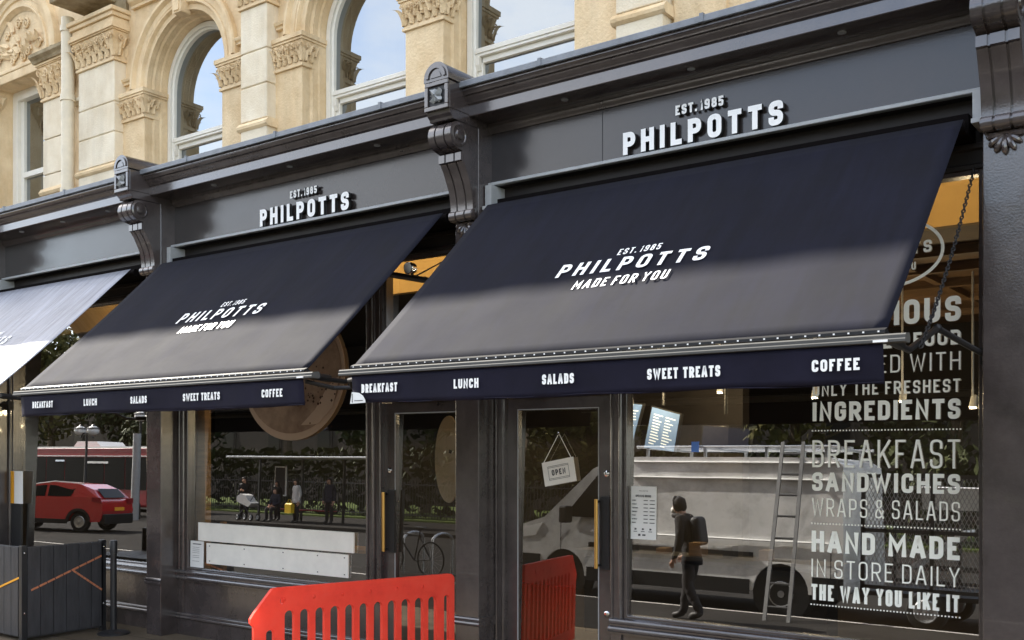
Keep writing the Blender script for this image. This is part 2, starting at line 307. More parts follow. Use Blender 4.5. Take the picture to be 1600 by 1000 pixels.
# ------------------------------------------------------------------ lettering drawn as strokes
r_ = 'r'
GL = {
 'A': (.62, [[(0, 0), (.44, 1), (.56, 1), (1, 0)], [(.2, .27), (.8, .27)]]),
 'B': (.55, [[(0, 0), (0, 1)], [(0, 1), (.94, 1, r_), (.94, .53, r_), (0, .53)], [(.2, .53), (1, .53, r_), (1, 0, r_), (0, 0)]]),
 'C': (.53, [[(1, .68), (1, 1, r_), (0, 1, r_), (0, 0, r_), (1, 0, r_), (1, .32)]]),
 'D': (.55, ['c', [(0, 0), (0, 1), (1, 1, r_), (1, 0, r_)]]),
 'E': (.48, [[(1, 1), (0, 1), (0, 0), (1, 0)], [(0, .52), (.88, .52)]]),
 'F': (.46, [[(1, 1), (0, 1), (0, 0)], [(0, .50), (.88, .50)]]),
 'G': (.54, [[(1, .70), (1, 1, r_), (0, 1, r_), (0, 0, r_), (1, 0, r_), (1, .48), (.5, .48)]]),
 'H': (.56, [[(0, 0), (0, 1)], [(1, 0), (1, 1)], [(0, .52), (1, .52)]]),
 'I': (0, [[(.5, 0), (.5, 1)]]),
 'K': (.58, [[(0, 0), (0, 1)], [(1, 1), (.05, .36)], [(.36, .58), (1, 0)]]),
 'L': (.46, [[(0, 1), (0, 0), (1, 0)]]),
 'M': (.74, [[(0, 0), (0, 1), (.5, .32), (1, 1), (1, 0)]]),
 'N': (.58, [[(0, 0), (0, 1), (1, 0), (1, 1)]]),
 'O': (.55, ['c', [(0, 0, r_), (0, 1, r_), (1, 1, r_), (1, 0, r_)]]),
 'P': (.54, [[(0, 0), (0, 1)], [(0, 1), (1, 1, r_), (1, .44, r_), (0, .44)]]),
 'R': (.56, [[(0, 0), (0, 1)], [(0, 1), (1, 1, r_), (1, .46, r_), (0, .46)], [(.5, .46), (1, 0)]]),
 'S': (.53, [[(1, .70), (1, 1, r_), (0, 1, r_), (0, .52, r_), (1, .50, r_), (1, 0, r_), (0, 0, r_), (0, .30)]]),
 'T': (.52, [[(0, 1), (1, 1)], [(.5, 1), (.5, 0)]]),
 'U': (.55, [[(0, 1), (0, 0, r_), (1, 0, r_), (1, 1)]]),
 'V': (.6, [[(0, 1), (.46, 0), (.54, 0), (1, 1)]]),
 'W': (.86, [[(0, 1), (.24, 0), (.5, .9), (.76, 0), (1, 1)]]),
 'Y': (.58, [[(0, 1), (.5, .45), (1, 1)], [(.5, .45), (.5, 0)]]),
 '1': (.26, [[(0, .84), (1, 1), (1, 0)]]),
 '5': (.5, [[(1, 1), (0, 1), (0, .56), (1, .58, r_), (1, 0, r_), (0, 0, r_), (0, .26)]]),
 '8': (.53, ['c', [(0.04, .53, r_), (0.04, 1, r_), (.96, 1, r_), (.96, .53, r_)], 'c', [(0, 0, r_), (0, .53, r_), (1, .53, r_), (1, 0, r_)]]),
 '9': (.53, ['c', [(0, .46, r_), (0, 1, r_), (1, 1, r_), (1, .46, r_)], [(1, .8), (1, 0, r_), (0, 0, r_), (0, .24)]]),
 '&': (.62, [[(1, 0), (.14, .72), (.14, 1, r_), (.72, 1, r_), (.72, .66), (0, .36, r_), (0, 0, r_), (.72, 0, r_), (1, .42)]]),
 '.': (0, [[(.5, 0), (.5, .02)]]),
}
def rounded(pts, closed, rad):
    out = []; N = len(pts)
    for i, p in enumerate(pts):
        P = Vector(p[:2])
        if len(p) > 2 and (closed or 0 < i < N - 1):
            A = Vector(pts[i - 1][:2]); B = Vector(pts[(i + 1) % N][:2])
            ra = min(rad, (A - P).length * .499, (B - P).length * .499)
            da = (A - P).normalized(); db = (B - P).normalized()
            for k in range(7):
                t_ = k / 6; q = (P + da * ra) * (1 - t_) ** 2 + P * 2 * t_ * (1 - t_) + (P + db * ra) * t_ ** 2
                # pull towards a circle a little
                out.append(q)
        else: out.append(P)
    return out
def text(mb, s, u0, u1, v0, v1, st, fn, depth=0.0, gap=.16, face=None, side=None, space=.55):
    """lettering from u0 to u1 (width fitted), v0 to v1, stroke st as a share of the height"""
    h = v1 - v0; S = st * h
    nat = 0; ng = 0; fixed = 0
    for i, c in enumerate(s):
        if c == ' ': nat += space; continue
        w = GL[c][0]
        if w == 0: fixed += S
        else: nat += w
        if i < len(s) - 1 and s[i + 1] != ' ': ng += 1
        if c == '.': nat += .16
    k = (u1 - u0 - fixed) / ((nat + ng * gap))     # metres per unit width
    u = u0; zoff = 0
    for i, c in enumerate(s):
        if c == ' ': u += space * k; continue
        w, paths = GL[c]; wd = w * k if w else S
        closed = False
        for pth in paths:
            if pth == 'c': closed = True; continue
            pp = [((u + S / 2 + p[0] * max(wd - S, 1e-4)) if w else u + S / 2, v0 + S / 2 + p[1] * (h - S)) + tuple(p[2:]) for p in pth]
            # open ends reach the cap line / baseline
            if not closed:
                for e, nb in ((0, 1), (-1, -2)):
                    P = Vector(pp[e][:2]); Q = Vector(pp[nb][:2]); d = (P - Q).normalized()
                    if pth[e][1] in (0, 1) or c == '.': P = P + d * (S / 2); pp[e] = (P.x, P.y) + tuple(pp[e][2:])
                    elif c in 'HTEF' and abs(d.y) < .01 and 0: pass
                    if c in 'ETL' and abs(d.y) < .01 and pth[e][0] in (0, 1) and pth[e][1] in (0, 1): pass
            pl = rounded(pp, closed, min(wd, h * .5) * .5)
            stroke(mb, pl, S, closed, fn, depth, zoff, face, side); zoff += 0.0004
            closed = False
        u += wd
        if i < len(s) - 1 and s[i + 1] != ' ': u += gap * k
        if c == '.': u += .16 * k
def stroke(mb, pl, S, closed, fn, depth, zoff, face, side):
    N = len(pl); L = []; Rr = []
    for i in range(N):
        if closed: a = pl[i] - pl[i - 1]; b = pl[(i + 1) % N] - pl[i]
        else:
            a = pl[i] - pl[i - 1] if i else pl[1] - pl[0]; b = pl[i + 1] - pl[i] if i < N - 1 else pl[i] - pl[i - 1]
        if a.length < 1e-9: a = b
        if b.length < 1e-9: b = a
        na = Vector((-a.y, a.x)).normalized(); nb = Vector((-b.y, b.x)).normalized()
        m_ = na + nb
        if m_.length < 1e-4: m_ = na
        m_.normalize(); sc_ = min(1 / max(m_.dot(na), .35), 1.9)
        L.append(pl[i] + m_ * (S / 2 * sc_)); Rr.append(pl[i] - m_ * (S / 2 * sc_))
    d0 = depth + zoff
    if face: mb.use(face)
    FL = [mb.v(fn(p.x, p.y, d0)) for p in L]; FR = [mb.v(fn(p.x, p.y, d0)) for p in Rr]
    for i in range(N if closed else N - 1): j = (i + 1) % N; mb.f([FL[i], FR[i], FR[j], FL[j]])
    if depth:
        if side: mb.use(side)
        A = [mb.v(fn(p.x, p.y, d0)) for p in L]; B = [mb.v(fn(p.x, p.y, 0)) for p in L]; C = [mb.v(fn(p.x, p.y, d0)) for p in Rr]; D = [mb.v(fn(p.x, p.y, 0)) for p in Rr]
        for i in range(N if closed else N - 1): j = (i + 1) % N; mb.f([A[i], A[j], B[j], B[i]]); mb.f([C[j], C[i], D[i], D[j]])
        if not closed: mb.f([A[0], B[0], D[0], C[0]]); mb.f([C[-1], D[-1], B[-1], A[-1]])
def dots(mb, u0, u1, v, n, r, fn):
    for i in range(n):
        c = u0 + (u1 - u0) * i / (n - 1)
        mb.quad(fn(c - r, v - r, 0), fn(c + r, v - r, 0), fn(c + r, v + r, 0), fn(c - r, v + r, 0))
# ------------------------------------------------------------------ the setting
mb = MB(); mb.box(-70, 12, 0.35, 7.2, -0.5, 0.0); tag(mb.build('pavement', 'slab'), kind='structure')
mb = MB(); mb.box(-70, 12, 0.35, 3.3, -0.01, 0.005); tag(mb.build('tarmac_footway', 'asphalt'), kind='structure')
mb = MB(); mb.box(-70, 12, 0.18, 0.345, -0.5, -0.004); tag(mb.build('kerb', 'kerb', bevel=0.015), kind='structure')
mb = MB(); mb.quad((-300, -200, -0.12), (60, -200, -0.12), (60, 0.2, -0.12), (-300, 0.2, -0.12)); tag(mb.build('road', 'asphalt'), kind='structure')
mb = MB(); mb.box(-120, 40, -19, -12.0, -0.4, 0.0); tag(mb.build('far_pavement', 'asphalt'), kind='structure')
mb = MB(); mb.box(-140, 60, -40, -19.02, -0.4, 0.06); tag(mb.build('lawn', 'grass'), kind='structure')
mb = MB(); mb.quad((-40, -0.02, -0.116), (2, -0.02, -0.116), (2, 0.07, -0.116), (-40, 0.07, -0.116)); tag(mb.build('road_marking', 'kerb'), kind='structure')

# ------------------------------------------------------------------ the stone building above the shop
SB = thing('stone_building', (-6, 6.9, 4.9), 'cream limestone building with arched white sash windows above the dark shopfront', 'building')
YW = 6.9
def wfn(Y): return lambda u, v, d: (u, Y + d, v)
def arched(xc, r, z0, zs, n=20): return [(xc - r, z0)] + [(xc + r, z0)] + arc(xc, zs, r, 0, 180, n)
WINS = [(-9.565, .69), (-6.965, .68), (-5.16, .68)]
ZS = 6.10
mb = MB()
mb.plate([(-11.42, 4.9), (3.0, 4.9), (3.0, 9.0), (-11.42, 9.0)], [arched(x, r, 4.95, ZS) for x, r in WINS], wfn(YW), 0.34)
mb.plate([(-17.5, 4.9), (-11.42, 4.9), (-11.42, 9.5), (-17.5, 9.5)], [[(-13.62, 4.95), (-12.40, 4.95), (-12.40, 6.78), (-13.62, 6.78)]], wfn(YW), 0.34)
mb.box(-17.5, -11.425, YW, YW + .34, 9.501, 12.4); mb.box(-11.415, 3.0, YW, YW + .34, 9.001, 12.4)
mb.build('wall', 'stone', SB)
mb = MB(); mb.extx([(7.6, 12.2), (6.9, 12.2), (6.86, 12.3), (6.75, 12.45), (6.62, 12.5), (6.60, 12.8), (7.6, 12.8)], -60, 12, 'closed'); mb.build('parapet', 'stone', SB)
mb = MB(); mb.box(-60, -17.51, 6.95, 7.4, 0, 12.2); mb.box(3.01, 12, 6.95, 7.4, 0, 12.2); mb.build('flank_wall', 'stone', SB)
def arch_sweep(mb, xc, zs, prof, n=28, z0=None):
    st = []
    if z0 is not None: st.append(('l', xc, z0, 1))
    for i in range(n + 1): st.append(('a', 180 * i / n))
    if z0 is not None: st.append(('l', xc, z0, -1))
    rows = []
    for s in st:
        row = []
        for r, y in prof:
            if s[0] == 'a': row.append(mb.v((xc + r * math.cos(R(s[1])), y, zs + r * math.sin(R(s[1])))))
            else: row.append(mb.v((xc + s[3] * r, y, s[2])))
        rows.append(row)
    for a, b in zip(rows, rows[1:]):
        for k in range(len(prof) - 1): mb.f([a[k], a[k + 1], b[k + 1], b[k]])
def leaf(mb, base, up, out, h, w, curl=.5, lean=0.0):
    base = Vector(base); side = up.cross(out); rows = []
    n = 6
    for i in range(n + 1):
        t_ = i / n
        wv = w * math.sin(math.pi * (0.18 + 0.78 * t_)) * (1 + .22 * math.sin(t_ * 19))
        o = (t_ ** 2.2) * h * curl; z = h * (t_ - max(0, t_ - .75) * .9)
        c = base + up * z + out * (o + .012) + side * (lean * t_ * h)
        rows.append([mb.v(c - side * wv - out * .010), mb.v(c - side * wv * .45 + out * .006), mb.v(c + out * .022), mb.v(c + side * wv * .45 + out * .006), mb.v(c + side * wv - out * .010)])
    for a, b in zip(rows, rows[1:]):
        for k in range(4): mb.f([a[k], a[k + 1], b[k + 1], b[k]])
def spiral(mb, c, ax, ay, out, r0, turns, th, sgn=1):
    pts = []; rs = []; n = int(14 * turns)
    for i in range(n + 1):
        a = 2 * math.pi * turns * i / n; r = r0 * (1 - .82 * i / n)
        pts.append(Vector(c) + ax * (sgn * r * math.cos(a)) + ay * (r * math.sin(a)) + out * (.014 * i / n)); rs.append(th * (1 - .4 * i / n))
    mb.tube(pts, rs, 6)
def capital(x0, x1, yf, z0, z1, name='capital', seed=0, ret=0.28, flare=0.06, abacus=0.07):
    """carved foliage capital: necking, flared bell, leaves and scrolls, moulded abacus"""
    rnd = random.Random(seed); mb = MB().use('stone'); yb = YW + .02
    mb.box(x0 - .022, x1 + .022, yf - .022, yb + ret, z0, z0 + .028)
    mb.box(x0 - .010, x1 + .010, yf - .010, yb + ret, z0 + .029, z0 + .045)
    za = z1 - abacus; zb = z0 + .046; fl = flare
    q = [(0, 0), (.25, .12), (.6, .45), (1, 1)]
    prev = None
    for t_, o in q:
        e = o * fl * .6
        ring = [mb.v((x0 - e, yf - e, zb + (za - zb) * t_)), mb.v((x1 + e, yf - e, zb + (za - zb) * t_)), mb.v((x1 + e, yb + ret, zb + (za - zb) * t_)), mb.v((x0 - e, yb + ret, zb + (za - zb) * t_))]
        if prev:
            for k in range(4): mb.f([prev[k], prev[(k + 1) % 4], ring[(k + 1) % 4], ring[k]])
        prev = ring
    H = za - zb; UP = Vector((0, 0, 1)); wd = x1 - x0; OUT = Vector((0, -1, 0)); XR = Vector((1, 0, 0))
    n = max(2, round(wd / (H * .42)))
    for i in range(n + 1):
        c = (x0 + wd * i / n, yf - .004, zb); leaf(mb, c, UP, OUT, H * rnd.uniform(.5, .62), H * .17, .45, rnd.uniform(-.2, .2))
    for i in range(n):
        x = x0 + wd * (i + .5) / n
        leaf(mb, (x, yf - .014, zb + H * .28), UP, OUT, H * rnd.uniform(.6, .7), H * .19, .42, rnd.uniform(-.35, .35))
        for sg in (-1, 1):
            spiral(mb, (x + sg * H * .17, yf - fl * .55 - .02, zb + H * rnd.uniform(.68, .8)), XR, UP, OUT, H * .15, 1.6, H * .030, sg)
        for k in range(3): mb.sphere((x + rnd.uniform(-.4, .4) * wd / n, yf - fl * .5 - .012, zb + H * rnd.uniform(.35, .8)), H * rnd.uniform(.035, .06), 7, 5)
        mb.tube([(x - H * .12, yf - .012, zb), (x - H * .22, yf - .04, zb + H * .4), (x - H * .05, yf - .06, zb + H * .75), (x + H * .1, yf - .06, zb + H * .88)], H * .026, 6)
    for sx, ux in ((x1, 1), (x0, -1)):             # the returns
        O2 = Vector((ux, 0, 0)); X2 = Vector((0, 1, 0)); L = max(yb - yf, .1) + .05
        m_ = max(1, round(L / (H * .45)))
        for i in range(m_):
            y = yf + L * (i + .5) / m_
            leaf(mb, (sx + ux * .004, y, zb + H * .05), UP, O2, H * .62, H * .16, .42, 0)
            leaf(mb, (sx + ux * .02, y + .03, zb + H * .35), UP, O2, H * .55, H * .15, .4, .2)
            spiral(mb, (sx + ux * (fl * .55 + .015), y, zb + H * .74), X2, UP, O2, H * .14, 1.6, H * .03)
        leaf(mb, (sx, yf, zb), UP, (OUT + O2).normalized(), H * .9, H * .17, .5, 0)
    e = fl
    mb.box(x0 - e * .8, x1 + e * .8, yf - e * .8, yb + ret, za + .001, za + abacus * .35)
    mb.box(x0 - e, x1 + e, yf - e, yb + ret, za + abacus * .36, z1)
    return mb.build(name, None, SB, bevel=0.006, seg=1)
def pier(x0, x1, yf, z0, z1): 
    mb = MB(); mb.box(x0, x1, yf, YW + .01, z0, z1); return mb.build('pier', 'stone', SB, bevel=.008)
# archivolts, hood moulds, keystones
for i, (x, r) in enumerate(WINS):
    mb = MB()
    arch_sweep(mb, x, ZS, [(.93, YW + .01), (.93, 6.845), (.915, 6.825), (.885, 6.825), (.87, 6.85), (.862, 6.868), (.80, 6.868), (.792, 6.88), (.78, 6.862), (.762, 6.862), (.752, 6.885), (.742, 6.905), (.70, 6.905), (.692, 6.93), (r - .004, 6.94)])
    mb.build('arch_moulding', 'stone', SB, smooth='auto')
    mb = MB()
    arch_sweep(mb, x, ZS, [(r - .001, YW - .001), (r - .001, 6.965), (r - .02, 6.985), (r - .022, 7.05), (r - .035, 7.065), (r - .04, 7.2), (r - .04, 7.24)], z0=4.93)
    mb.build('reveal', 'stone', SB, smooth='auto')
    mb = MB().use('stone_pale')
    mb.use('stone').plate([(x - .07, ZS + .64), (x + .07, ZS + .64), (x + .11, ZS + 1.04), (x - .11, ZS + 1.04)], [], wfn(6.80), .13)
    mb.plate([(x - .045, ZS + .66), (x + .045, ZS + .66), (x + .08, ZS + 1.02), (x - .08, ZS + 1.02)], [], wfn(6.785), .02)
    mb.build('keystone', None, SB, bevel=.012)
    for sx in (-1, 1):                            # hood stops
        if i == 1 and sx == 1 or i == 2 and sx == -1: continue
        xa, xb = sorted((x + sx * .86, x + sx * 1.13)); mb = MB()
        mb.extx([(YW + .01, 6.19), (6.865, 6.19), (6.865, 6.215), (6.845, 6.225), (6.835, 6.25), (6.85, 6.262), (YW + .01, 6.262)], xa, xb, 'closed')
        mb.build('hood_stop', 'stone', SB)
    # sash window
    wd = thing_part = None
    mb = MB().use('white')
    ri = r - .045
    arch_sweep(mb, x, ZS, [(ri, 7.14), (ri - .055, 7.14), (ri - .055, 7.165), (ri - .075, 7.175), (ri - .075, 7.30)], z0=4.93)
    arch_sweep(mb, x, ZS, [(ri, 7.14), (ri, 7.32)], z0=4.93)
    win = mb.build('window', None, SB, smooth='auto')
    rs = ri - .076
    mb = MB().use('white')
    mb.box(x - rs, x + rs, 7.165, 7.235, 5.49, 5.515); mb.box(x - rs, x + rs, 7.155, 7.235, 5.516, 5.56)
    for sg in (-1, 1):
        mb.plate([(7.158, 5.49), (7.225, 5.49), (7.225, 5.40), (7.19, 5.37), (7.165, 5.42)], [], lambda u, v, d, sg=sg: (x + sg * (rs + .001) - sg * d, u, v), .045)
        mb.box(*sorted((x + sg * rs, x + sg * (rs - .055))), 7.20, 7.25, 4.93, 5.488)
    mb.box(x - rs, x + rs, 7.20, 7.25, 5.44, 5.489)
    mb.build('sash_rail', None, win, bevel=.004)
    mb = MB(); mb.plate([(x - rs, 5.55)] + [(x + rs, 5.55)] + arc(x, ZS, rs, 0, 180, 20), [], lambda u, v, d: (u, 7.205 + (v - 5.5) * .012, v), 0); mb.build('pane', 'sashpane', win)
    mb = MB(); mb.plate([(x - rs + .056, 4.93), (x + rs - .056, 4.93), (x + rs - .056, 5.44), (x - rs + .056, 5.44)], [], lambda u, v, d: (u, 7.235, v), 0); mb.build('pane', 'sashpane', win)
    mb = MB(); mb.box(x - .75, x + .75, 7.6, 7.62, 4.9, 7.1); mb.build('blind', 'white', win)
# piers and carved imposts
PIERS = [(-10.70, -10.25), (-8.875, -8.46), (-8.05, -7.645), (-6.285, -5.84), (-4.48, -4.06), (-3.60, -3.18), (-1.8, -1.4)]
for i, (a, b_) in enumerate(PIERS):
    pier(a, b_, 6.865, 4.9, 5.76); capital(a, b_, 6.865, 5.755, 6.075, seed=i + 3)
# block pilasters
def pilaster(x0, x1, zc0, zc1, seed, ztop, yf=6.75):
    mb = MB().use('stone_pale')
    zs = [4.9, 5.245, 5.645, 5.99, zc0]
    for k in range(4):
        g = .012 if k else 0
        mb.box(x0, x1, yf, YW + .01, zs[k] + g + (.05 if k == 1 else 0), zs[k + 1])
        if k: mb.box(x0 + .012, x1 - .012, yf + .012, YW + .01, zs[k] - .004, zs[k] + g + .004 + (.05 if k == 1 else 0))
    mb.build('pilaster', None, SB, bevel=.010)
    mb = MB(); mb.extx([(YW, 5.215), (yf - .006, 5.215), (yf - .03, 5.235), (yf - .034, 5.26), (yf - .012, 5.285), (yf + .003, 5.30), (YW, 5.30)], x0 - .03, x1 + .03, 'closed'); mb.build('base_moulding', 'stone', SB)
    capital(x0, x1, yf, zc0, zc1, seed=seed, flare=.085, abacus=.05)
    mb = MB().use('stone')
    for k, (e, za, zb) in enumerate([(.07, zc1 + .001, zc1 + .045), (.05, zc1 + .046, zc1 + .10), (.075, zc1 + .101, zc1 + .15), (.10, zc1 + .151, ztop)]): mb.box(x0 - e, x1 + e, yf - e, YW + .01, za, zb)
    mb.build('abacus_block', None, SB, bevel=.008)
pilaster(-8.43, -8.03, 6.44, 6.80, 21, 7.02)
pilaster(-4.03, -3.63, 6.44, 6.80, 22, 7.02)
pilaster(-11.40, -10.66, 6.46, 6.84, 23, 7.04)
# string course and corner ledges high on the wall
mb = MB(); mb.extx([(YW + .01, 7.03), (6.86, 7.03), (6.86, 7.06), (6.82, 7.09), (6.80, 7.15), (6.78, 7.17), (6.78, 7.21), (YW + .01, 7.21)], -10.5, 3.0, 'closed'); mb.build('string_course', 'stone', SB)
mb = MB(); mb.box(-11.46, -10.60, 6.86, YW + .02, 7.05, 7.6); mb.build('frieze_block', 'stone_stain_shade', SB)  # shade of the wall recess put into the brown stone colour
mb = MB().use('stone_stain_shade'); mb.box(-11.46, -10.80, 6.42, YW, 7.19, 7.27); mb.box(-11.50, -10.76, 6.36, YW, 7.271, 7.42); mb.build('bracket_ledge', None, SB, bevel=.01)
mb = MB().use('dark'); mb.box(-10.60, -9.95, 6.80, 6.895, 7.22, 7.9); mb.build('shadow_panel', None, SB)  # dark sheet in place of shade above the string course
# square-headed side window with carved tympanum
xc, zc = -13.0, 6.98
mb = MB(); arch_sweep(mb, xc, zc, [(.95, YW + .01), (.95, 6.82), (.92, 6.80), (.87, 6.80), (.85, 6.83), (.80, 6.84), (.79, 6.86), (.74, 6.86), (.73, 6.84), (.70, 6.84), (.68, 6.88), (.66, 6.893)]); mb.build('arch_moulding', 'stone', SB, smooth='auto')
mb = MB().use('stone')
rnd = random.Random(5); UP = Vector((0, 0, 1)); XR = Vector((1, 0, 0)); OUT = Vector((0, -1, 0))
for k in range(26):
    a = R(rnd.uniform(8, 172)); rr = rnd.uniform(.08, .52); c = (xc + rr * math.cos(a), 6.885, zc + .04 + rr * math.sin(a))
    if k % 2: spiral(mb, c, XR, UP, OUT, rnd.uniform(.06, .10), 1.7, .016, rnd.choice((-1, 1)))
    else: leaf(mb, c, (UP * math.sin(a + .4) + XR * math.cos(a + .4)).normalized(), OUT, rnd.uniform(.12, .2), .05, .3, rnd.uniform(-.3, .3))
mb.build('carved_tympanum', None, SB)
mb = MB().use('stone'); mb.box(xc - .62, xc + .62, 6.86, YW + .01, 6.785, 6.90); mb.box(xc - .60, xc + .60, 6.85, YW + .01, 6.901, 6.95); mb.build('lintel', None, SB, bevel=.01)
mb = MB().use('white')
for a, b_ in ((-13.62, -13.50), (-12.52, -12.40)): mb.box(a, b_, 7.12, 7.3, 4.93, 6.78)
mb.box(-13.5, -12.52, 7.12, 7.3, 6.66, 6.78)
win = mb.build('window', None, SB, bevel=.006)
mb = MB().use('white')
for a, b_ in ((-13.50, -13.42), (-12.60, -12.52)): mb.box(a, b_, 7.17, 7.25, 4.93, 6.66)
mb.box(-13.42, -12.6, 7.16, 7.25, 5.63, 5.70)
mb.build('sash_rail', None, win, bevel=.004)
mb = MB(); mb.plate([(-13.42, 4.93), (-12.6, 4.93), (-12.6, 6.66), (-13.42, 6.66)], [], lambda u, v, d: (u, 7.21, v), 0); mb.build('pane', 'sashpane', win)
mb = MB(); mb.box(-13.6, -12.4, 7.6, 7.62, 4.9, 7.0); mb.build('blind', 'white', win)
for k, (a, b_) in enumerate([(-12.37, -11.75), (-14.25, -13.65)]):
    mb = MB().use('stone_pale')
    for za, zb in ((4.9, 5.42), (5.43, 5.86), (5.87, 6.34)): mb.box(a, b_, 6.85, YW + .01, za, zb)
    mb.build('pier', None, SB, bevel=.01)
    capital(a, b_, 6.85, 6.34, 6.80, seed=41 + k, flare=.07, abacus=.04)
    mb = MB(); mb.extx([(YW + .01, 6.801), (6.76, 6.801), (6.74, 6.83), (6.70, 6.86), (6.70, 6.90), (6.74, 6.92), (YW + .01, 6.98)], a - .08, b_ + .10, 'closed'); mb.build('abacus_block', 'stone_stain_shade', SB)
    mb = MB(); mb.extx([(YW, 5.17), (6.82, 5.17), (6.80, 5.20), (6.83, 5.25), (YW, 5.25)], a - .02, b_ + .02, 'closed'); mb.build('base_moulding', 'stone', SB)
# downpipe
mb = MB().use('pipe'); mb.tube([(-11.575, 6.72, 4.9), (-11.575, 6.72, 7.15)], .075, 16)
for z in (5.05, 6.16, 6.98): mb.tube([(-11.575, 6.72, z), (-11.575, 6.72, z + .07)], .088, 16); mb.box(-11.70, -11.45, 6.79, YW, z + .01, z + .05)
mb.build('downpipe', None, SB, smooth='auto')
# back wall and roof so that the upper floor is a closed volume
mb = MB().use('dark'); mb.box(-17.5, 3.0, 8.0, 8.1, 4.9, 9.5); mb.box(-17.5, 3.0, 6.95, 8.1, 9.5, 9.6); mb.build('room_lining', None, SB)

# ------------------------------------------------------------------ the dark shopfront
SF = thing('shopfront', (-6, 6.7, 0), 'charcoal painted timber shopfront with moulded cornice, scrolled consoles and white lettering', 'shopfront')
PIL = [(-13.54, -13.28), (-9.92, -9.66), (-5.54, -5.29), (-1.425, -1.17)]
YP = 6.67
BAYS = [(-13.28, -9.92), (-9.66, -5.54), (-5.29, -1.425)]
YG = 6.95
ENDS = [(-17.5, -13.54)] + BAYS + [(-1.17, 3.0)]
LEAN = .02
def gfn(z0=.7, off=0.0): return lambda u, v, d: (u, YG + (v - z0) * LEAN - off - d, v)
# cornice between the console blocks
CORN = [(6.98, 4.95), (6.452, 4.925), (6.452, 4.905), (6.47, 4.89), (6.475, 4.875), (6.492, 4.868), (6.50, 4.850), (6.522, 4.835), (6.528, 4.82), (6.545, 4.812), (6.548, 4.808), (6.548, 4.802), (6.545, 4.727), (6.549, 4.722), (6.80, 4.722), (6.80, 4.70), (6.806, 4.695), (6.812, 4.672), (6.826, 4.66), (6.83, 4.645), (6.846, 4.64)]
for k, (a, b_) in enumerate(ENDS):
    e0 = a - (.13 if k else 0); e1 = b_ + (.13 if k < 4 else 0)
    mb = MB(); mb.extx(CORN, e0, e1); mb.build('cornice', 'paint', SF, smooth='auto')
    mb = MB(); mb.extx([(6.98, 4.985), (6.425, 4.972), (6.42, 4.966), (6.42, 4.925), (6.426, 4.921), (6.452, 4.926)], e0, e1)
    o = mb.build('lead_flashing', 'lead', SF)
    mb = MB().use('lead')
    x = e0 + .9
    while x < e1: mb.box(x, x + .03, 6.414, 6.60, 4.924, 4.984); x += 1.35
    mb.build('flashing_lap', None, SF)
    # fascia board, ledge strip and under-fascia mouldings
    mb = MB(); mb.box(a, b_, 6.846, 6.96, 4.225, 4.66); mb.build('fascia', 'fascia', SF)
    mb = MB(); mb.extx([(6.845, 4.240), (6.80, 4.232), (6.795, 4.226), (6.795, 4.208), (6.80, 4.204), (6.845, 4.204)], a, b_); mb.build('fascia_ledge', 'edge', SF)
    mb = MB(); mb.extx([(6.845, 4.204), (6.93, 4.204), (6.93, 4.06), (6.915, 4.05), (6.915, 4.02), (6.93, 4.01), (6.93, 3.93), (6.90, 3.92), (6.90, 3.89), (6.925, 3.88), (6.925, 3.80), (6.905, 3.79), (6.905, 3.765), (6.94, 3.755), (7.05, 3.755)], a, b_); mb.build('transom_moulding', 'paint_shaded', SF)
mb = MB().use('black'); mb.box(-4.2075, -4.2025, 6.844, 6.85, 4.242, 4.638); mb.box(-10.2625, -10.2575, 6.844, 6.85, 4.242, 4.638); mb.build('panel_joint', None, SF)
# soffit downlights
for a, b_ in BAYS:
    for t_ in (.22, .5, .78):
        x = a + (b_ - a) * t_; mb = MB().use('edge'); mb.lathe([(.028, 0), (.028, .006), (.018, .006)], (x, 6.67, 4.7225), (0, 0, -1), 16); mb.build('downlight', None, SF)
# fascia lettering
for u0, u1, e0, e1 in ((-3.995, -2.725, -3.556, -3.172), (-8.192, -6.930, -7.756, -7.372)):
    mb = MB(); f_ = lambda u, v, d: (u, 6.846 - .018 - d, v)
    text(mb, 'PHILPOTTS', u0, u1, 4.243, 4.412, .235, f_, .028, .25, 'letter', 'letter_side')
    mb.build('name_lettering', None, SF, recalc=False); mb = MB()
    text(mb, 'EST.1985', e0, e1, 4.463, 4.535, .23, f_, .018, .18, 'letter', 'letter_side')
    mb.build('date_lettering', None, SF, recalc=False)
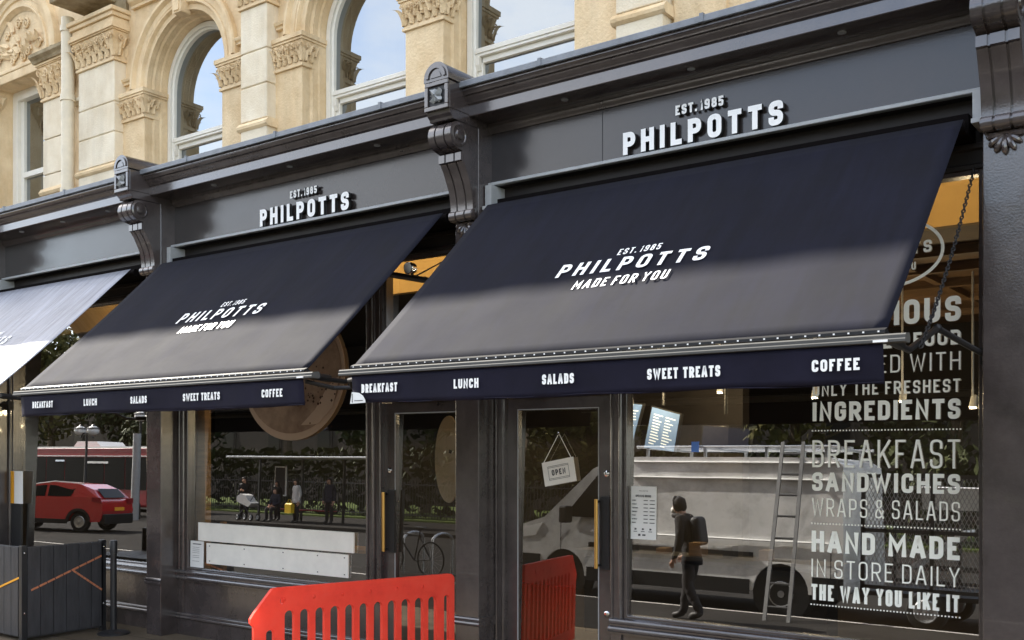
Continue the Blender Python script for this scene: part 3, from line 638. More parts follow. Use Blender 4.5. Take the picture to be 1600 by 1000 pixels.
# pilasters
for i, (a, b_) in enumerate(PIL):
    mb = MB(); mb.box(a, b_, YP, 7.12, 0, 4.66); mb.build('pilaster', 'paint', SF, bevel=.006)
    mb = MB()
    mb.extx([(7.0, .545), (YP - .004, .545), (YP - .016, .552), (YP - .02, .565), (YP - .016, .578), (YP - .006, .584), (YP - .012, .59), (YP - .018, .602), (YP - .012, .614), (YP - .004, .62), (7.0, .62)], a - .015, b_ + .015, 'closed'); mb.build('dado_moulding', 'paint', SF)
    xc = (a + b_) / 2
    # console: rosette block, barrel top, scroll, fluted bracket and palmette
    w = .123
    mb = MB().use('paint'); mb.box(xc - w, xc + w, 6.30, 6.98, 4.735, 4.955)
    for x0, x1, z0, z1 in ((xc - w, xc + w, 4.73, 4.765), (xc - w, xc + w, 4.925, 4.96), (xc - w, xc - w + .035, 4.766, 4.924), (xc + w - .035, xc + w, 4.766, 4.924)): mb.box(x0, x1, 6.275, 6.299, z0, z1)
    mb.extx([(6.98, 4.66), (6.34, 4.66), (6.335, 4.68), (6.31, 4.70), (6.30, 4.734), (6.98, 4.734)], xc - w + .004, xc + w - .004, 'closed')
    blk = mb.build('console_block', None, SF, bevel=.005)
    mb = MB().use('black'); mb.box(xc - w + .036, xc + w - .036, 6.292, 6.2995, 4.767, 4.923); mb.use('edge')
    for q in range(4):
        a_ = R(45 + 90 * q); ex = Vector((math.cos(a_), 0, math.sin(a_))); leaf(mb, Vector((xc, 6.288, 4.845)) + ex * .010, ex, Vector((0, -1, 0)), .075, .026, .12)
        a2 = R(90 * q); ex = Vector((math.cos(a2), 0, math.sin(a2))); leaf(mb, Vector((xc, 6.29, 4.845)) + ex * .010, ex, Vector((0, -1, 0)), .05, .012, .12)
    mb.sphere((xc, 6.275, 4.845), .014, 10, 7); mb.build('rosette', None, blk)
    mb = MB(); fnb = lambda u, v, d: (u, 6.275 + d, v)
    mb.plate([(xc - w - .006, 4.963)] + [(xc + w + .006, 4.963)] + [(xc + (w + .006) * math.cos(R(5 + 170 * k / 20)), 4.985 + (w + .006) * math.sin(R(5 + 170 * k / 20))) for k in range(21)], [], fnb, .72)
    mb.build('console_cap', 'paint', SF, smooth='auto', bevel=.004)
    mb = MB().use('paint'); rs_ = .088
    outer = arc(xc, 4.988, .104, 0, 180, 18); inner = arc(xc, 4.988, .074, 180, 0, 18)
    mb.plate(outer + inner, [], lambda u, v, d: (u, 6.262 + d, v), .014)
    mb.plate(arc(xc, 4.988, .055, 0, 180, 14), [], lambda u, v, d: (u, 6.268 + d, v), .008); mb.build('cap_moulding', None, blk, bevel=.003, seg=1)
    def cprof(e):
        p = [(6.75, 4.655 - e), (6.42, 4.655 - e)]
        p += [(6.42 + (.108 - e) * math.cos(R(q)), 4.545 + (.108 - e) * math.sin(R(q))) for q in range(92, 271, 14)]
        p += [(6.47 + e, 4.425), (6.445 + e, 4.415), (6.445 + e, 4.352), (6.47 + e, 4.345)]
        p += [(6.475 + e + .125 * (1 - (1 - q / 10) ** 2), 4.335 - .34 * q / 10) for q in range(0, 11)]
        p += [(6.60 + e, 3.985)] + [(6.615 + (.046 - e) * math.cos(R(q)), 3.945 + (.046 - e) * math.sin(R(q))) for q in range(130, 281, 25)] + [(6.68, 3.90), (6.75, 3.90)]
        return p
    mb = MB().use('paint')
    xs = [(-.118, -.056), (-.040, .040), (.056, .118)]
    for x0, x1 in xs: mb.extx(cprof(0), xc + x0, xc + x1, 'closed')
    mb.extx(cprof(.014), xc - .110, xc + .110, 'closed')
    con = mb.build('console', None, SF, smooth='auto')
    mb = MB().use('paint')
    for sg in (-1, 1):
        mb.lathe([(.095, 0), (.095, .006), (.078, .012), (.072, .004), (.045, .004), (.038, .018), (.02, .024)], (xc + sg * .118, 6.42, 4.545), (sg, 0, 0), 28)
        mb.lathe([(.04, 0), (.04, .006), (.018, .014)], (xc + sg * .118, 6.615, 3.945), (sg, 0, 0), 18)
        mb.plate([(6.46, 4.44), (6.49, 4.33), (6.58, 4.15), (6.62, 3.95), (6.66, 3.95), (6.66, 4.65), (6.46, 4.65)], [], lambda u, v, d, sg=sg: (xc + sg * (.1185 + d), u, v), .003)
    mb.build('volute', None, con, smooth='auto')
    mb = MB().use('paint')
    for q in range(-3, 4):
        a_ = R(-90 + q * 27); ex = Vector((math.cos(a_), 0, math.sin(a_))); L = .115 - abs(q) * .008
        base = Vector((xc, YP - .012, 3.885)) + ex * .012
        pts = [base + ex * (L * t_) + Vector((0, -.012 * math.sin(math.pi * t_), 0)) for t_ in (0, .3, .6, .85, 1)]
        mb.tube(pts, [.006, .013, .019, .017, .006], 8)
    mb.tube([(xc - .10, YP - .012, 3.888), (xc + .10, YP - .012, 3.888)], .012, 8); mb.build('palmette', None, con, smooth='auto')
    for sg in (-1, 1):
        x0, x1 = sorted((xc + sg * .135, xc + sg * .20)); mb = MB().use('edge'); mb.box(x0, x1, 6.74, 6.93, 4.02, 4.198); mb.box(x0, x1 + .03 * max(sg, 0), 6.70, 6.93, 3.99, 4.019); mb.build('end_bracket', None, SF, bevel=.003)

# windows, doors and stallrisers
def riser(a, b_):
    mb = MB()
    mb.extx([(7.02, .715), (6.90, .708), (6.872, .698), (6.866, .688), (6.866, .668), (6.873, .660), (6.873, .648), (6.852, .640), (6.846, .628), (6.846, .612), (6.853, .603), (6.868, .600), (6.868, .585), (6.90, .578), (6.90, .245), (6.872, .235), (6.868, .225), (6.868, .214), (6.852, .206), (6.848, .196), (6.848, .184), (6.856, .176), (6.874, .172), (6.874, -.01)], a, b_)
    mb.build('stallriser', 'paint', SF, smooth='auto')
    for x0, x1 in ((a, a + .10), (b_ - .10, b_)): mb = MB(); mb.box(x0, x1, 6.880, 6.905, .235, .585); mb.build('riser_stile', 'paint', SF, bevel=.004)
def mullion(a, b_, z0, z1=3.76):
    mb = MB().use('paint'); mb.box(a, b_, 6.895, 7.03, z0, z1)
    for x in (a + .016, b_ - .016): mb.tube([(x, 6.893, z0), (x, 6.893, z1)], .014, 8)
    if b_ - a > .15: mb.tube([((a + b_) / 2, 6.89, z0), ((a + b_) / 2, 6.89, z1)], .02, 8)
    mb.build('mullion', None, SF, smooth='auto')
def shop_window(a, b_, name='window'):
    z0, z1 = .705, 3.76; mb = MB().use('paint')
    mb.box(a - .03, a, 6.915, 7.02, z0, z1); mb.box(b_, b_ + .03, 6.915, 7.02, z0, z1); mb.box(a, b_, 6.915, 7.02, z0, z0 + .022); mb.box(a, b_, 6.915, 7.02, z1 - .03, z1)
    w = mb.build(name, None, SF, bevel=.005)
    mb = MB(); f_ = gfn(); mb.quad(*[f_(u, v, 0) for u, v in ((a, z0), (b_, z0), (b_, z1), (a, z1))]); mb.build('pane', 'pane', w)
    return w
def door(a, b_, g0, g1, hx):
    mb = MB().use('paint'); zt = 2.43
    mb.plate([(a, .012), (b_, .012), (b_, zt), (a, zt)], [[(g0, .20), (g1, .20), (g1, 2.335), (g0, 2.335)]], wfn(6.93), .05)
    d = mb.build('door', None, SF, bevel=.004)
    mb = MB(); f_ = gfn(); mb.quad(*[f_(u, v, 0) for u, v in ((g0, .20), (g1, .20), (g1, 2.335), (g0, 2.335))]); mb.build('pane', 'doorpane', d)
    mb = MB().use('edge')
    for x0, x1, z0, z1 in ((g0, g1, 2.335, 2.343), (g0 - .008, g0, .2, 2.343), (g1, g1 + .008, .2, 2.343)): mb.box(x0, x1, 6.926, 6.9295, z0, z1)
    mb.build('glazing_bead', 'paint', d)
    mb = MB().use('brass'); mb.tube([(hx, 6.865, 1.08), (hx, 6.865, 1.62)], .015, 10); mb.use('black')
    for z in (1.10, 1.60): mb.tube([(hx, 6.865, z), (hx + .005, 6.93, z)], .010, 8)
    mb.box(hx + .015, hx + .10, 6.90, 6.9295, 1.07, 1.64); mb.build('handle', None, d, smooth='auto')
    mb = MB().use('chrome')
    for z in (1.82, .72): mb.lathe([(.024, 0), (.024, .008), (.016, .012)], (hx + .06 if hx > -5 else hx + .02, 6.93, z), (0, -1, 0), 16)
    mb.build('lock', None, d, smooth='auto')
    mb = MB().use('paint'); mb.box(a, b_, 6.90, 7.02, 2.44, 2.56); mb.extx([(6.90, 2.56), (6.87, 2.555), (6.87, 2.53), (6.90, 2.52)], a, b_, 'closed'); mb.build('transom', None, SF, bevel=.003)
    mb = MB().use('paint'); mb.plate([(a, 2.561), (b_, 2.561), (b_, 3.76), (a, 3.76)], [[(a + .03, 2.59), (b_ - .03, 2.59), (b_ - .03, 3.73), (a + .03, 3.73)]], wfn(6.92), .09); fl = mb.build('fanlight', None, SF)
    mb = MB(); f_ = gfn(); mb.quad(*[f_(u, v, 0) for u, v in ((a + .03, 2.56), (b_ - .03, 2.56), (b_ - .03, 3.76), (a + .03, 3.76))]); mb.build('pane', 'pane', fl)
    mb = MB(); mb.box(a - .02, b_ + .02, 6.75, 7.02, -.01, .010); mb.build('threshold', 'edge', SF)
riser(-13.28, -9.92); riser(-9.66, -6.60); riser(-4.16, -1.425)
mullion(-13.28, -13.24, .70); mullion(-10.0, -9.92, .70); shop_window(-13.22, -10.02)
mullion(-9.66, -9.56, .70); mullion(-6.80, -6.60, 0.0); shop_window(-9.53, -6.83)
door(-6.60, -5.54, -6.465, -5.66, -6.555)
mullion(-5.29, -5.19, 0.0); door(-5.19, -4.165, -5.075, -4.295, -4.275); mullion(-4.165, -4.06, 0.0)
wn = shop_window(-4.03, -1.50); mullion(-1.47, -1.425, .70)
mb = MB().use('vinyl'); f_ = gfn(off=.004); u0, u1 = -2.585, -1.620
for s, z0, z1, st, gp in (('DELICIOUS', 2.829, 2.991, .21, .16), ('PREPARED FOOD', 2.678, 2.772, .20, .18), ('CREATED WITH', 2.516, 2.634, .095, .24), ('ONLY THE FRESHEST', 2.374, 2.459, .15, .22),
                      ('INGREDIENTS', 2.203, 2.333, .21, .16), ('BREAKFAST', 1.885, 2.071, .085, .22), ('SANDWICHES', 1.722, 1.85, .20, .16), ('WRAPS & SALADS', 1.549, 1.673, .085, .24),
                      ('HAND MADE', 1.302, 1.448, .21, .15), ('IN STORE DAILY', 1.130, 1.254, .085, .24), ('THE WAY YOU LIKE IT', .972, 1.081, .19, .18)):
    text(mb, s, u0, u1, z0, z1, st, f_, 0, gp, 'vinyl')
for z in (2.137, 1.497, .940): dots(mb, u0, u1, z, 46, .0048, f_)
el = [Vector((-2.10 + .367 * math.cos(R(a)), 3.31 + .225 * math.sin(R(a)))) for a in range(0, 360, 6)]; stroke(mb, el, .020, True, f_, 0, 0, 'vinyl', None)
text(mb, 'PHILPOTTS', -2.40, -1.80, 3.29, 3.37, .2, f_, 0, .22, 'vinyl'); text(mb, 'MADE FOR YOU', -2.30, -1.90, 3.185, 3.235, .17, f_, 0, .22, 'vinyl')
mb.build('window_lettering', None, wn, recalc=False)
# inside of the shop
mb = MB(); mb.box(-17.5, 3, 7.12, 16, -.02, .006); mb.build('shop_floor', 'floor', SF)
mb = MB(); mb.box(-17.5, 3, 9.0, 9.1, 3.86, 4.9); mb.build('bulkhead', 'ochre', SF)
mb = MB().use('dark'); mb.box(-17.5, -6.2, 9.1, 16, 3.87, 3.95); mb.use('brown'); mb.box(-6.2, 3, 9.1, 16, 3.87, 3.95)
for y in (9.9, 10.8, 11.8, 13, 14.4): mb.box(-6.2, 3, y, y + .10, 3.78, 3.869)
for x in range(-5, 3, 2): mb.box(x, x + .08, 9.1, 16, 3.80, 3.866)
mb.build('timber_ceiling', None, SF)
mb = MB().use('dark'); mb.box(-17.5, 3, 7.05, 9.1, 4.88, 4.92); mb.box(-17.5, 3, 16, 16.1, 0, 4); mb.box(-17.6, -17.5, 7.1, 16, 0, 4.9); mb.box(3, 3.1, 7.1, 16, 0, 4.9); mb.box(-17.5, 3, 6.97, 7.1, 3.77, 4.9); mb.build('shop_wall', None, SF)
mb = MB().use('dark'); mb.box(-16.5, -5.6, 12.6, 12.8, 0, 3.78); mb.build('partition', None, SF)

# ------------------------------------------------------------------ awnings
SL = Vector((0, .732, .681)); SN = Vector((0, -.681, .732))
def awning(x0, x1, label, tx, words, torn=False, cloth='fabric'):
    A = thing('awning', ((x0 + x1) / 2, 6.6, 3.98), label, 'awning', 'retractable awnings over the shop windows')
    def fn(u, v, d): 
        p = Vector((u, 5.08, 2.585)) + SL * v + SN * (d - .012 * math.sin(math.pi * v / 2.06)); return tuple(p)
    mb = MB(); nx, ny = 48, 20; rnd = random.Random(int(-x0 * 10)); g = []
    for j in range(ny + 1):
        row = []
        for i in range(nx + 1):
            u = x0 + (x1 - x0) * i / nx; v = 2.06 * j / ny
            row.append(mb.v(fn(u, v, .004 * math.sin(u * 9 + v * 2) * math.sin(math.pi * v / 2.06))))
        g.append(row)
    for j in range(ny):
        for i in range(nx): mb.f([g[j][i], g[j][i + 1], g[j + 1][i + 1], g[j + 1][i]])
    o = mb.build('fabric', cloth, A, smooth=True, recalc=False)
    md = o.modifiers.new('thick', 'SOLIDIFY'); md.thickness = .004; md.offset = -1
    if tx:
        mb = MB(); f2 = lambda u, v, d: fn(u, v, d + .0052)
        (a, b_), (c, d_), (e, h_) = tx
        text(mb, 'PHILPOTTS', a, b_, .838, .988, .19, f2, 0, .30, 'letter'); mb.build('name_lettering', None, A, recalc=False)
        mb = MB(); text(mb, 'EST.1985', c, d_, 1.028, 1.098, .15, f2, 0, .28, 'letter'); mb.build('date_lettering', None, A, recalc=False)
        mb = MB(); text(mb, 'MADE FOR YOU', e, h_, .672, .770, .145, f2, 0, .26, 'letter', space=.5); mb.build('slogan_lettering', None, A, recalc=False)
    # valance
    mb = MB(); nx = 60; g = []
    zb = 2.322
    for j in range(7):
        t_ = j / 6; row = []
        for i in range(nx + 1):
            u = x0 + .01 + (x1 - x0 - .02) * i / nx
            row.append(mb.v((u, 5.055 + t_ * (.010 + .008 * math.sin(u * 3.3) + .004 * math.sin(u * 11)) , 2.516 + (zb + .006 * math.sin(u * 2.1) - 2.516) * t_)))
        g.append(row)
    for j in range(6):
        for i in range(nx): mb.f([g[j][i], g[j][i + 1], g[j + 1][i + 1], g[j + 1][i]])
    va = mb.build('valance', 'valance', A, smooth=True, recalc=False)
    md = va.modifiers.new('thick', 'SOLIDIFY'); md.thickness = .003
    f3 = lambda u, v, d: (u, 5.046 - d, v)
    for w_, a, b_ in words:
        mb = MB(); text(mb, w_, a, b_, 2.393, 2.453, .23, f3, 0, .16, 'letter'); mb.build('word_lettering', None, va, recalc=False)
    mb = MB(); mb.tube([(x0 + .01 + (x1 - x0 - .02) * i / 30, 5.063 + .01 * math.sin(i), zb + .004 + .004 * math.sin(i * .9)) for i in range(31)], .0035, 5); mb.build('hem', 'valance', va)
    if torn:
        mb = MB().use('paper'); mb.plate([(x0 + .008, 2.322), (x0 + .155, 2.326)] + [(x0 + .05 + .105 * math.cos(R(q)), 2.326 + .075 * math.sin(R(q))) for q in (15, 40, 65, 95)] + [(x0 + .025, 2.40)], [], lambda u, v, d: (u, 5.041 - d, v), .002); mb.use('ink'); mb.box(x0 + .05, x0 + .13, 5.036, 5.0385, 2.340, 2.344); mb.box(x0 + .028, x0 + .033, 5.036, 5.0385, 2.33, 2.39); mb.build('peeling_corner', None, va)
    mb = MB().use('bar'); mb.extx([(5.03, 2.518), (5.03, 2.532), (5.036, 2.537), (5.036, 2.553), (5.045, 2.560), (5.10, 2.566), (5.115, 2.55), (5.115, 2.525), (5.10, 2.516)], x0 - .10, x1 + .10, 'closed')
    fb = mb.build('front_bar', None, A, bevel=.002)
    mb = MB(); mb.box(x1 - .05, x1 + .02, 5.0255, 5.0295, 2.5195, 2.531); mb.use('letter'); mb.box(x1 - .05 , x1 + .02, 5.024, 5.0295, 2.5197, 2.5308); mb.build('maker_plate', 'paper', fb)
    mb = MB().use('black'); mb.extx([(5.05, 2.566), (5.05, 2.582), (5.085, 2.596), (5.115, 2.572)], x0, x1, 'closed'); mb.use('letter')
    n_ = int((x1 - x0) / .072)
    for i in range(n_):
        u = x0 + .03 + (x1 - x0 - .06) * i / (n_ - 1); mb.box(u - .0045, u + .0045, 5.047, 5.0495, 2.571, 2.579)
    mb.build('stitched_edge', None, A)
    # roller, cassette and folding arms
    mb = MB().use('void'); mb.tube([(x0, 6.66, 3.96), (x1, 6.66, 3.96)], .04, 12); mb.box(x0, x1, 6.72, 6.90, 3.93, 4.06); mb.build('cassette', None, A, smooth='auto')
    for xs, s in ((x0 + .05, -1), (x1 + .02, 1)):
        mb = MB().use('black'); e = (xs + s * .02, 5.84, 2.66)
        mb.tube([(xs - s * .02, 5.10, 2.535), (xs - s * .02, 5.45, 2.515), e], .018, 8); mb.tube([e, (xs + s * .05, 6.86, 2.585)], .018, 8); mb.sphere(e, .026, 8, 6)
        mb.tube([(xs - s * .02, 5.09, 2.545), (xs - s * .02, 5.3, 2.53)], .028, 8); mb.box(xs + s * .05 - .03, xs + s * .05 + .03, 6.84, 6.91, 2.53, 2.64)
        mb.build('folding_arm', None, A, smooth='auto')
    return A
WORDS = ('BREAKFAST', 'LUNCH', 'SALADS', 'SWEET TREATS', 'COFFEE')
awning(-5.135, -1.515, 'nearest navy awning, over the open sign door, with a peeling valance corner', ((-3.873, -2.783), (-3.477, -3.160), (-3.665, -2.975)),
       list(zip(WORDS, (-5.024, -4.206, -3.521, -2.81, -1.874), (-4.686, -4.003, -3.293, -2.367, -1.634))), True)
awning(-9.525, -5.605, 'middle navy awning with the coffee cup poster under its right end', ((-8.034, -6.885), (-7.572, -7.257), (-7.838, -7.112)),
       list(zip(WORDS, (-9.295, -8.438, -7.733, -7.014, -6.06), (-8.93, -8.229, -7.497, -6.54, -5.826))))
awning(-13.22, -10.09, 'glaring sunlit awning cut off by the left edge, sun glare put into its pale wrinkled fabric', ((-12.1, -11.1), (-11.72, -11.43), (-11.9, -11.25)),
       list(zip(WORDS, (-12.9, -12.3, -11.8, -11.3, -10.6), (-12.6, -12.12, -11.6, -10.9, -10.4))), cloth='fabric_glare')

# ------------------------------------------------------------------ things at the shopfront
def chain(name, pts, label):
    mb = MB(); pts = [Vector(p) for p in pts]; L = (pts[1] - pts[0]).length; n_ = int(L / .030); d = (pts[1] - pts[0]).normalized(); x = d.cross(Vector((0, 1, 0))).normalized(); y = d.cross(x)
    for i in range(n_):
        c = pts[0].lerp(pts[1], (i + .5) / n_); s_ = (x if i % 2 else y); c = c + Vector((0, 0, -.06 * math.sin(math.pi * (i + .5) / n_)))
        mb.tube([c + d * (.019 * math.cos(R(a))) + s_ * (.010 * math.sin(R(a))) for a in range(0, 360, 40)], .0042, 5, closed=True)
    return tag(mb.build(name, 'black', None, smooth='auto', loc=pts[1]), label, 'chain')
chain('hanging_chain', [(-1.50, 6.80, 3.74), (-1.475, 5.52, 2.53)], 'black link chain hanging in front of the lettered window beside the right pilaster')
# floodlight between the awnings
fl = thing('floodlight', (-6.10, 6.86, 3.60), 'round chrome spotlight in the gap between two awnings', 'light fitting')
mb = MB().use('chrome'); mb.lathe([(.02, .08), (.045, .07), (.055, 0), (.05, -.005)], (-6.12, 6.72, 3.60), (0, 1, .1), 20); mb.build('lamp_housing', None, fl, smooth='auto')
mb = MB(); mb.lathe([(.046, 0), (.03, .012), (.01, .016)], (-6.12, 6.713, 3.60), (0, -1, -.1), 20); mb.build('lens', 'globe', fl, smooth='auto')
mb = MB(); mb.tube([(-6.10, 6.93, 3.54), (-6.12, 6.80, 3.52), (-6.12, 6.76, 3.57)], .012, 8); mb.tube([(-6.12, 6.76, 3.53), (-5.9, 6.6, 3.50), (-5.6, 6.66, 3.62)], .006, 6); mb.build('bracket', 'black', fl)
mb = MB(); mb.tube([(-6.42, 6.72, 3.585), (-5.60, 6.60, 3.40)], .028, 10); tag(mb.build('crank_rod', 'black', loc=(-6, 6.7, 3.5)), 'black sloping rod crossing the amber gap between two awnings', 'rod')
mb = MB(); mb.tube([(-5.64, 5.10, 2.50), (-5.56, 5.3, 2.46), (-5.42, 5.35, 2.46), (-5.30, 5.2, 2.50), (-5.12, 5.12, 2.50)], .016, 8); tag(mb.build('loose_cable', 'black', loc=(-5.4, 5.2, 2.4), smooth='auto'), 'black cable sagging between the front bars of two awnings', 'cable')

# barrier
BA = Vector((-5.40, 6.47, 0)); BB = Vector((-5.92, 4.82, 0)); BD = (BB - BA).normalized(); BN = Vector((-BD.y, BD.x, 0)); BL = (BB - BA).length
if BN.x < 0: BN = -BN
bfn = lambda u, v, d: tuple(BA + BD * u + Vector((0, 0, v)) + BN * (.022 - d))
holes = []; n_ = 13; pit = (BL - .14) / n_
for i in range(n_):
    u0 = .05 + pit * i; u1 = u0 + pit * .62
    top = .83
    if i == 0: u0 += .0; u1 = u0 + pit * .4
    if i == n_ - 1: top = .70; u0 += .035; u1 = u0 + pit * .5
    rr = (u1 - u0) / 2
    holes.append([(u0, .24), (u1, .24)] + arc((u0 + u1) / 2, top - rr, rr, 0, 180, 8))
holes.append(rrect(BL - .245, BL - .225, .875, .925, .008, 2)); 
mb = MB().use('barrier')
mb.plate([(0, .12), (.0, .955)] + arc(.045, .955, .045, 180, 90, 5) + [(BL - .20, 1.0), (BL - .165, .995), (BL - .03, .835), (BL, .79), (BL, .76), (BL - .025, .73), (BL - .025, .12)], holes, bfn, .04)
for k in range(6):
    u = .30 + k * .235; mb.sphere(bfn(u, .915, -.002), .016, 8, 6, (.5, 1, 1))
mb.box(0, 0, 0, 0, 0, 0) if False else None
BR = thing('traffic_barrier', tuple(BA), 'red plastic pedestrian barrier with slotted panel standing out from the doorway', 'barrier')
mb.build('panel', None, BR, bevel=.009, seg=3)
mb = MB().use('barrier'); mb.plate(rrect(.30, BL - .40, .885, .945, .02), [], lambda u, v, d: bfn(u, v, d - .003), .004); mb.build('label_recess', None, BR, bevel=.002)
for u in (.35, BL - .35):
    mb = MB(); c = BA + BD * u; mb.obox(c + Vector((0, 0, .035)), BN, BD, Vector((0, 0, 1)), .26, .10, .034); mb.obox(c + Vector((0, 0, .10)), BN, BD, Vector((0, 0, 1)), .05, .07, .04); mb.build('foot', 'black', BR, bevel=.012)

# cafe screen with copper branch lines
CS = thing('cafe_screen', (-11.5, 6, 0), 'black slatted cafe windbreak box with copper branching line on its side, before the left window', 'cafe screen')
mb = MB().use('slat'); X1 = -10.5; n_ = 6
for i in range(n_):
    y0 = 5.65 + .145 * i; mb.box(X1 - .03, X1, y0, y0 + .139, .05, .985)
mb.box(X1 - .04, X1 - .031, 5.64, 6.52, .03, .99); mb.build('side_panel', None, CS, bevel=.004)
mb = MB().use('slat')
for i in range(12):
    x0 = X1 - .10 - .145 * (i + 1); mb.box(x0, x0 + .139, 5.60, 5.63, .05, .985)
mb.box(-12.35, X1 - .06, 5.631, 5.64, .03, .99); mb.build('front_panel', None, CS, bevel=.004)
for i, (x, y) in enumerate(((X1 - .03, 5.615), (X1 - .03, 6.52), (-12.36, 5.615))):
    mb = MB().use('post'); mb.box(x - .03, x + .03, y - .03, y + .03, 0, 1.005); mb.use('chrome')
    for z in (.30, .93): mb.lathe([(.010, 0), (.008, .006)], (x + .031, y, z), (1, 0, 0), 10)
    mb.build('corner_post', None, CS, bevel=.003)
mb = MB().use('copper')
def cline(a, b_):
    d = Vector(b_) - Vector(a); n2 = 9
    for i in range(n2):
        p = Vector(a) + d * (i / n2); q = Vector(a) + d * ((i + .88) / n2); mb.bar(p, q, .006, .020, up=(1, 0, 0)) if 0 else mb.obox((p + q) / 2, (q - p).normalized(), Vector((1, 0, 0)), (q - p).normalized().cross(Vector((1, 0, 0))), (q - p).length / 2, .003, .010)
cline((X1 + .003, 5.685, .535), (X1 + .003, 6.50, .835)); cline((X1 + .003, 6.16, .695), (X1 + .003, 6.50, .45))
mb.build('copper_line', None, CS)
mb = MB().use('orange'); mb.obox((X1 - .45, 5.597, .55), Vector((.95, 0, .3)).normalized(), Vector((0, 1, 0)), Vector((-.3, 0, .95)).normalized(), .45, .003, .010); mb.build('copper_line', None, CS)
mb = MB().use('slat'); mb.box(-12.34, X1 - .045, 5.66, 6.5, .60, .70); mb.build('table_ledge', None, CS)
# queue post
QP = thing('queue_post', (-10.20, 6.45, 0), 'black cylindrical queue post with round base beside the cafe screen', 'post')
mb = MB().use('post'); mb.lathe([(.034, 0), (.034, .86), (.040, .862), (.040, .985), (.036, 1.0)], (-10.20, 6.45, .02), n=20); mb.build('tube', None, QP, smooth='auto')
mb = MB().use('post'); mb.lathe([(.17, 0), (.17, .012), (.15, .028), (.06, .04), (.045, .05)], (-10.20, 6.45, 0), n=32); mb.build('base', None, QP, smooth='auto')

# papers and signs on the glass
f_ = gfn(off=.006)
mb = MB().use('paper'); mb.plate([(-4.017, 1.318), (-3.795, 1.318), (-3.795, 1.725), (-4.017, 1.725)], [], f_, .002); mb.use('ink'); g_ = gfn(off=.0105)
text(mb, 'PHILPOTTS', -3.945, -3.867, 1.686, 1.694, .22, g_, 0, .4, 'ink'); text(mb, 'OPENING HOURS', -3.975, -3.837, 1.642, 1.660, .2, g_, 0, .2, 'ink')
for i, dname in enumerate(('MONDAY', 'TUESDAY', 'WEDNESDAY', 'THURSDAY', 'FRIDAY', 'SATURDAY', 'SUNDAY')):
    z = 1.612 - .0285 * i; text(mb, dname, -4.007, -4.007 + .0062 * len(dname), z, z + .010, .2, g_, 0, .2, 'ink')
    for a, b_ in ((-3.905, -3.868), (-3.852, -3.808)): mb.quad(g_(a, z + .002, 0), g_(b_, z + .002, 0), g_(b_, z + .008, 0), g_(a, z + .008, 0))
for x in (-3.975, -3.91, -3.845): mb.quad(*[g_(x + a, 1.397 + b_, 0) for a, b_ in ((-.009, -.007), (.009, -.006), (.011, .004), (-.006, .008))]); mb.quad(*[g_(x + a, 1.379 + b_, 0) for a, b_ in ((-.016, -.003), (.016, -.003), (.016, .002), (-.016, .002))])
mb.quad(*[g_(-3.94 + a, 1.352 + b_, 0) for a, b_ in ((-.01, -.008), (.01, -.008), (.01, .008), (-.01, .008))]); mb.quad(*[g_(-3.90 + a, 1.352 + b_, 0) for a, b_ in ((-.014, -.006), (.014, -.006), (.014, .006), (-.014, .006))])
tag(mb.build('opening_hours_notice', None, loc=(-3.9, 6.95, 1.5), recalc=False), 'white opening hours notice stuck low on the right shop window', 'notice')
mb = MB().use('paper'); mb.plate([(-9.52, .735), (-9.29, .735), (-9.29, 1.02), (-9.52, 1.02)], [], f_, .002); mb.use('ink'); mb.quad(*[g_(a, b_, 0) for a, b_ in ((-9.475, .982), (-9.33, .982), (-9.33, .992), (-9.475, .992))])
for z in (.95, .93, .91, .89, .86, .84, .80): mb.quad(*[g_(a, b_, 0) for a, b_ in ((-9.48, z), (-9.36, z), (-9.36, z + .003), (-9.48, z + .003))])
tag(mb.build('paper_notice', None, loc=(-9.4, 6.95, .9), recalc=False), 'small white paper notice in the lower left corner of the middle window', 'notice')
mb = MB().use('paper'); f5 = lambda u, v, d: (u, 6.90 + d, v); mb.plate([(-13.27, 1.315), (-12.95, 1.315), (-12.95, 1.735), (-13.27, 1.735)], [], f5, .006); mb.use('orange'); mb.plate([(-13.27, 1.316), (-13.16, 1.316), (-13.16, 1.734), (-13.27, 1.734)], [], lambda u, v, d: (u, 6.896 + d, v), .002); mb.use('post'); mb.box(-13.27, -13.0, 6.905, 6.93, .72, 1.312)
tag(mb.build('menu_card', None, loc=(-13.1, 6.9, 1.3)), 'orange and white menu card above a black panel on the left window edge', 'menu card')
# open sign
OS = thing('open_sign', (-4.67, 6.92, 1.70), 'crooked white OPEN sign hung by string inside the glazed door', 'sign')
a_ = R(10); ox = Vector((math.cos(a_), 0, math.sin(a_))); oz = Vector((-math.sin(a_), 0, math.cos(a_))); oc = Vector((-4.675, 6.938, 1.828))
ofn = lambda u, v, d: tuple(oc + ox * u + oz * v + Vector((0, -d, 0)))
mb = MB().use('board'); mb.plate([(-.155, -.098), (.155, -.098), (.155, .098), (-.155, .098)], [], lambda u, v, d: ofn(u, v, -d), .006); mb.build('board', None, OS)
mb = MB(); o2 = lambda u, v, d: ofn(u, v, d + .003); text(mb, 'OPEN', -.068, .068, -.022, .024, .2, o2, 0, .25, 'ink')
for s_ in (.055, .045): stroke(mb, [Vector(p) for p in ((-.10, -s_), (.10, -s_), (.10, s_), (-.10, s_))], .003, True, o2, 0, 0, 'ink', None)
mb.build('sign_lettering', None, OS, recalc=False)
mb = MB(); tp = oc + Vector((.0, 0, .31))
for u in (-.14, .14): mb.tube([ofn(u, .088, .002), tuple(tp)], .0028, 6)
mb.build('string', 'board', OS)
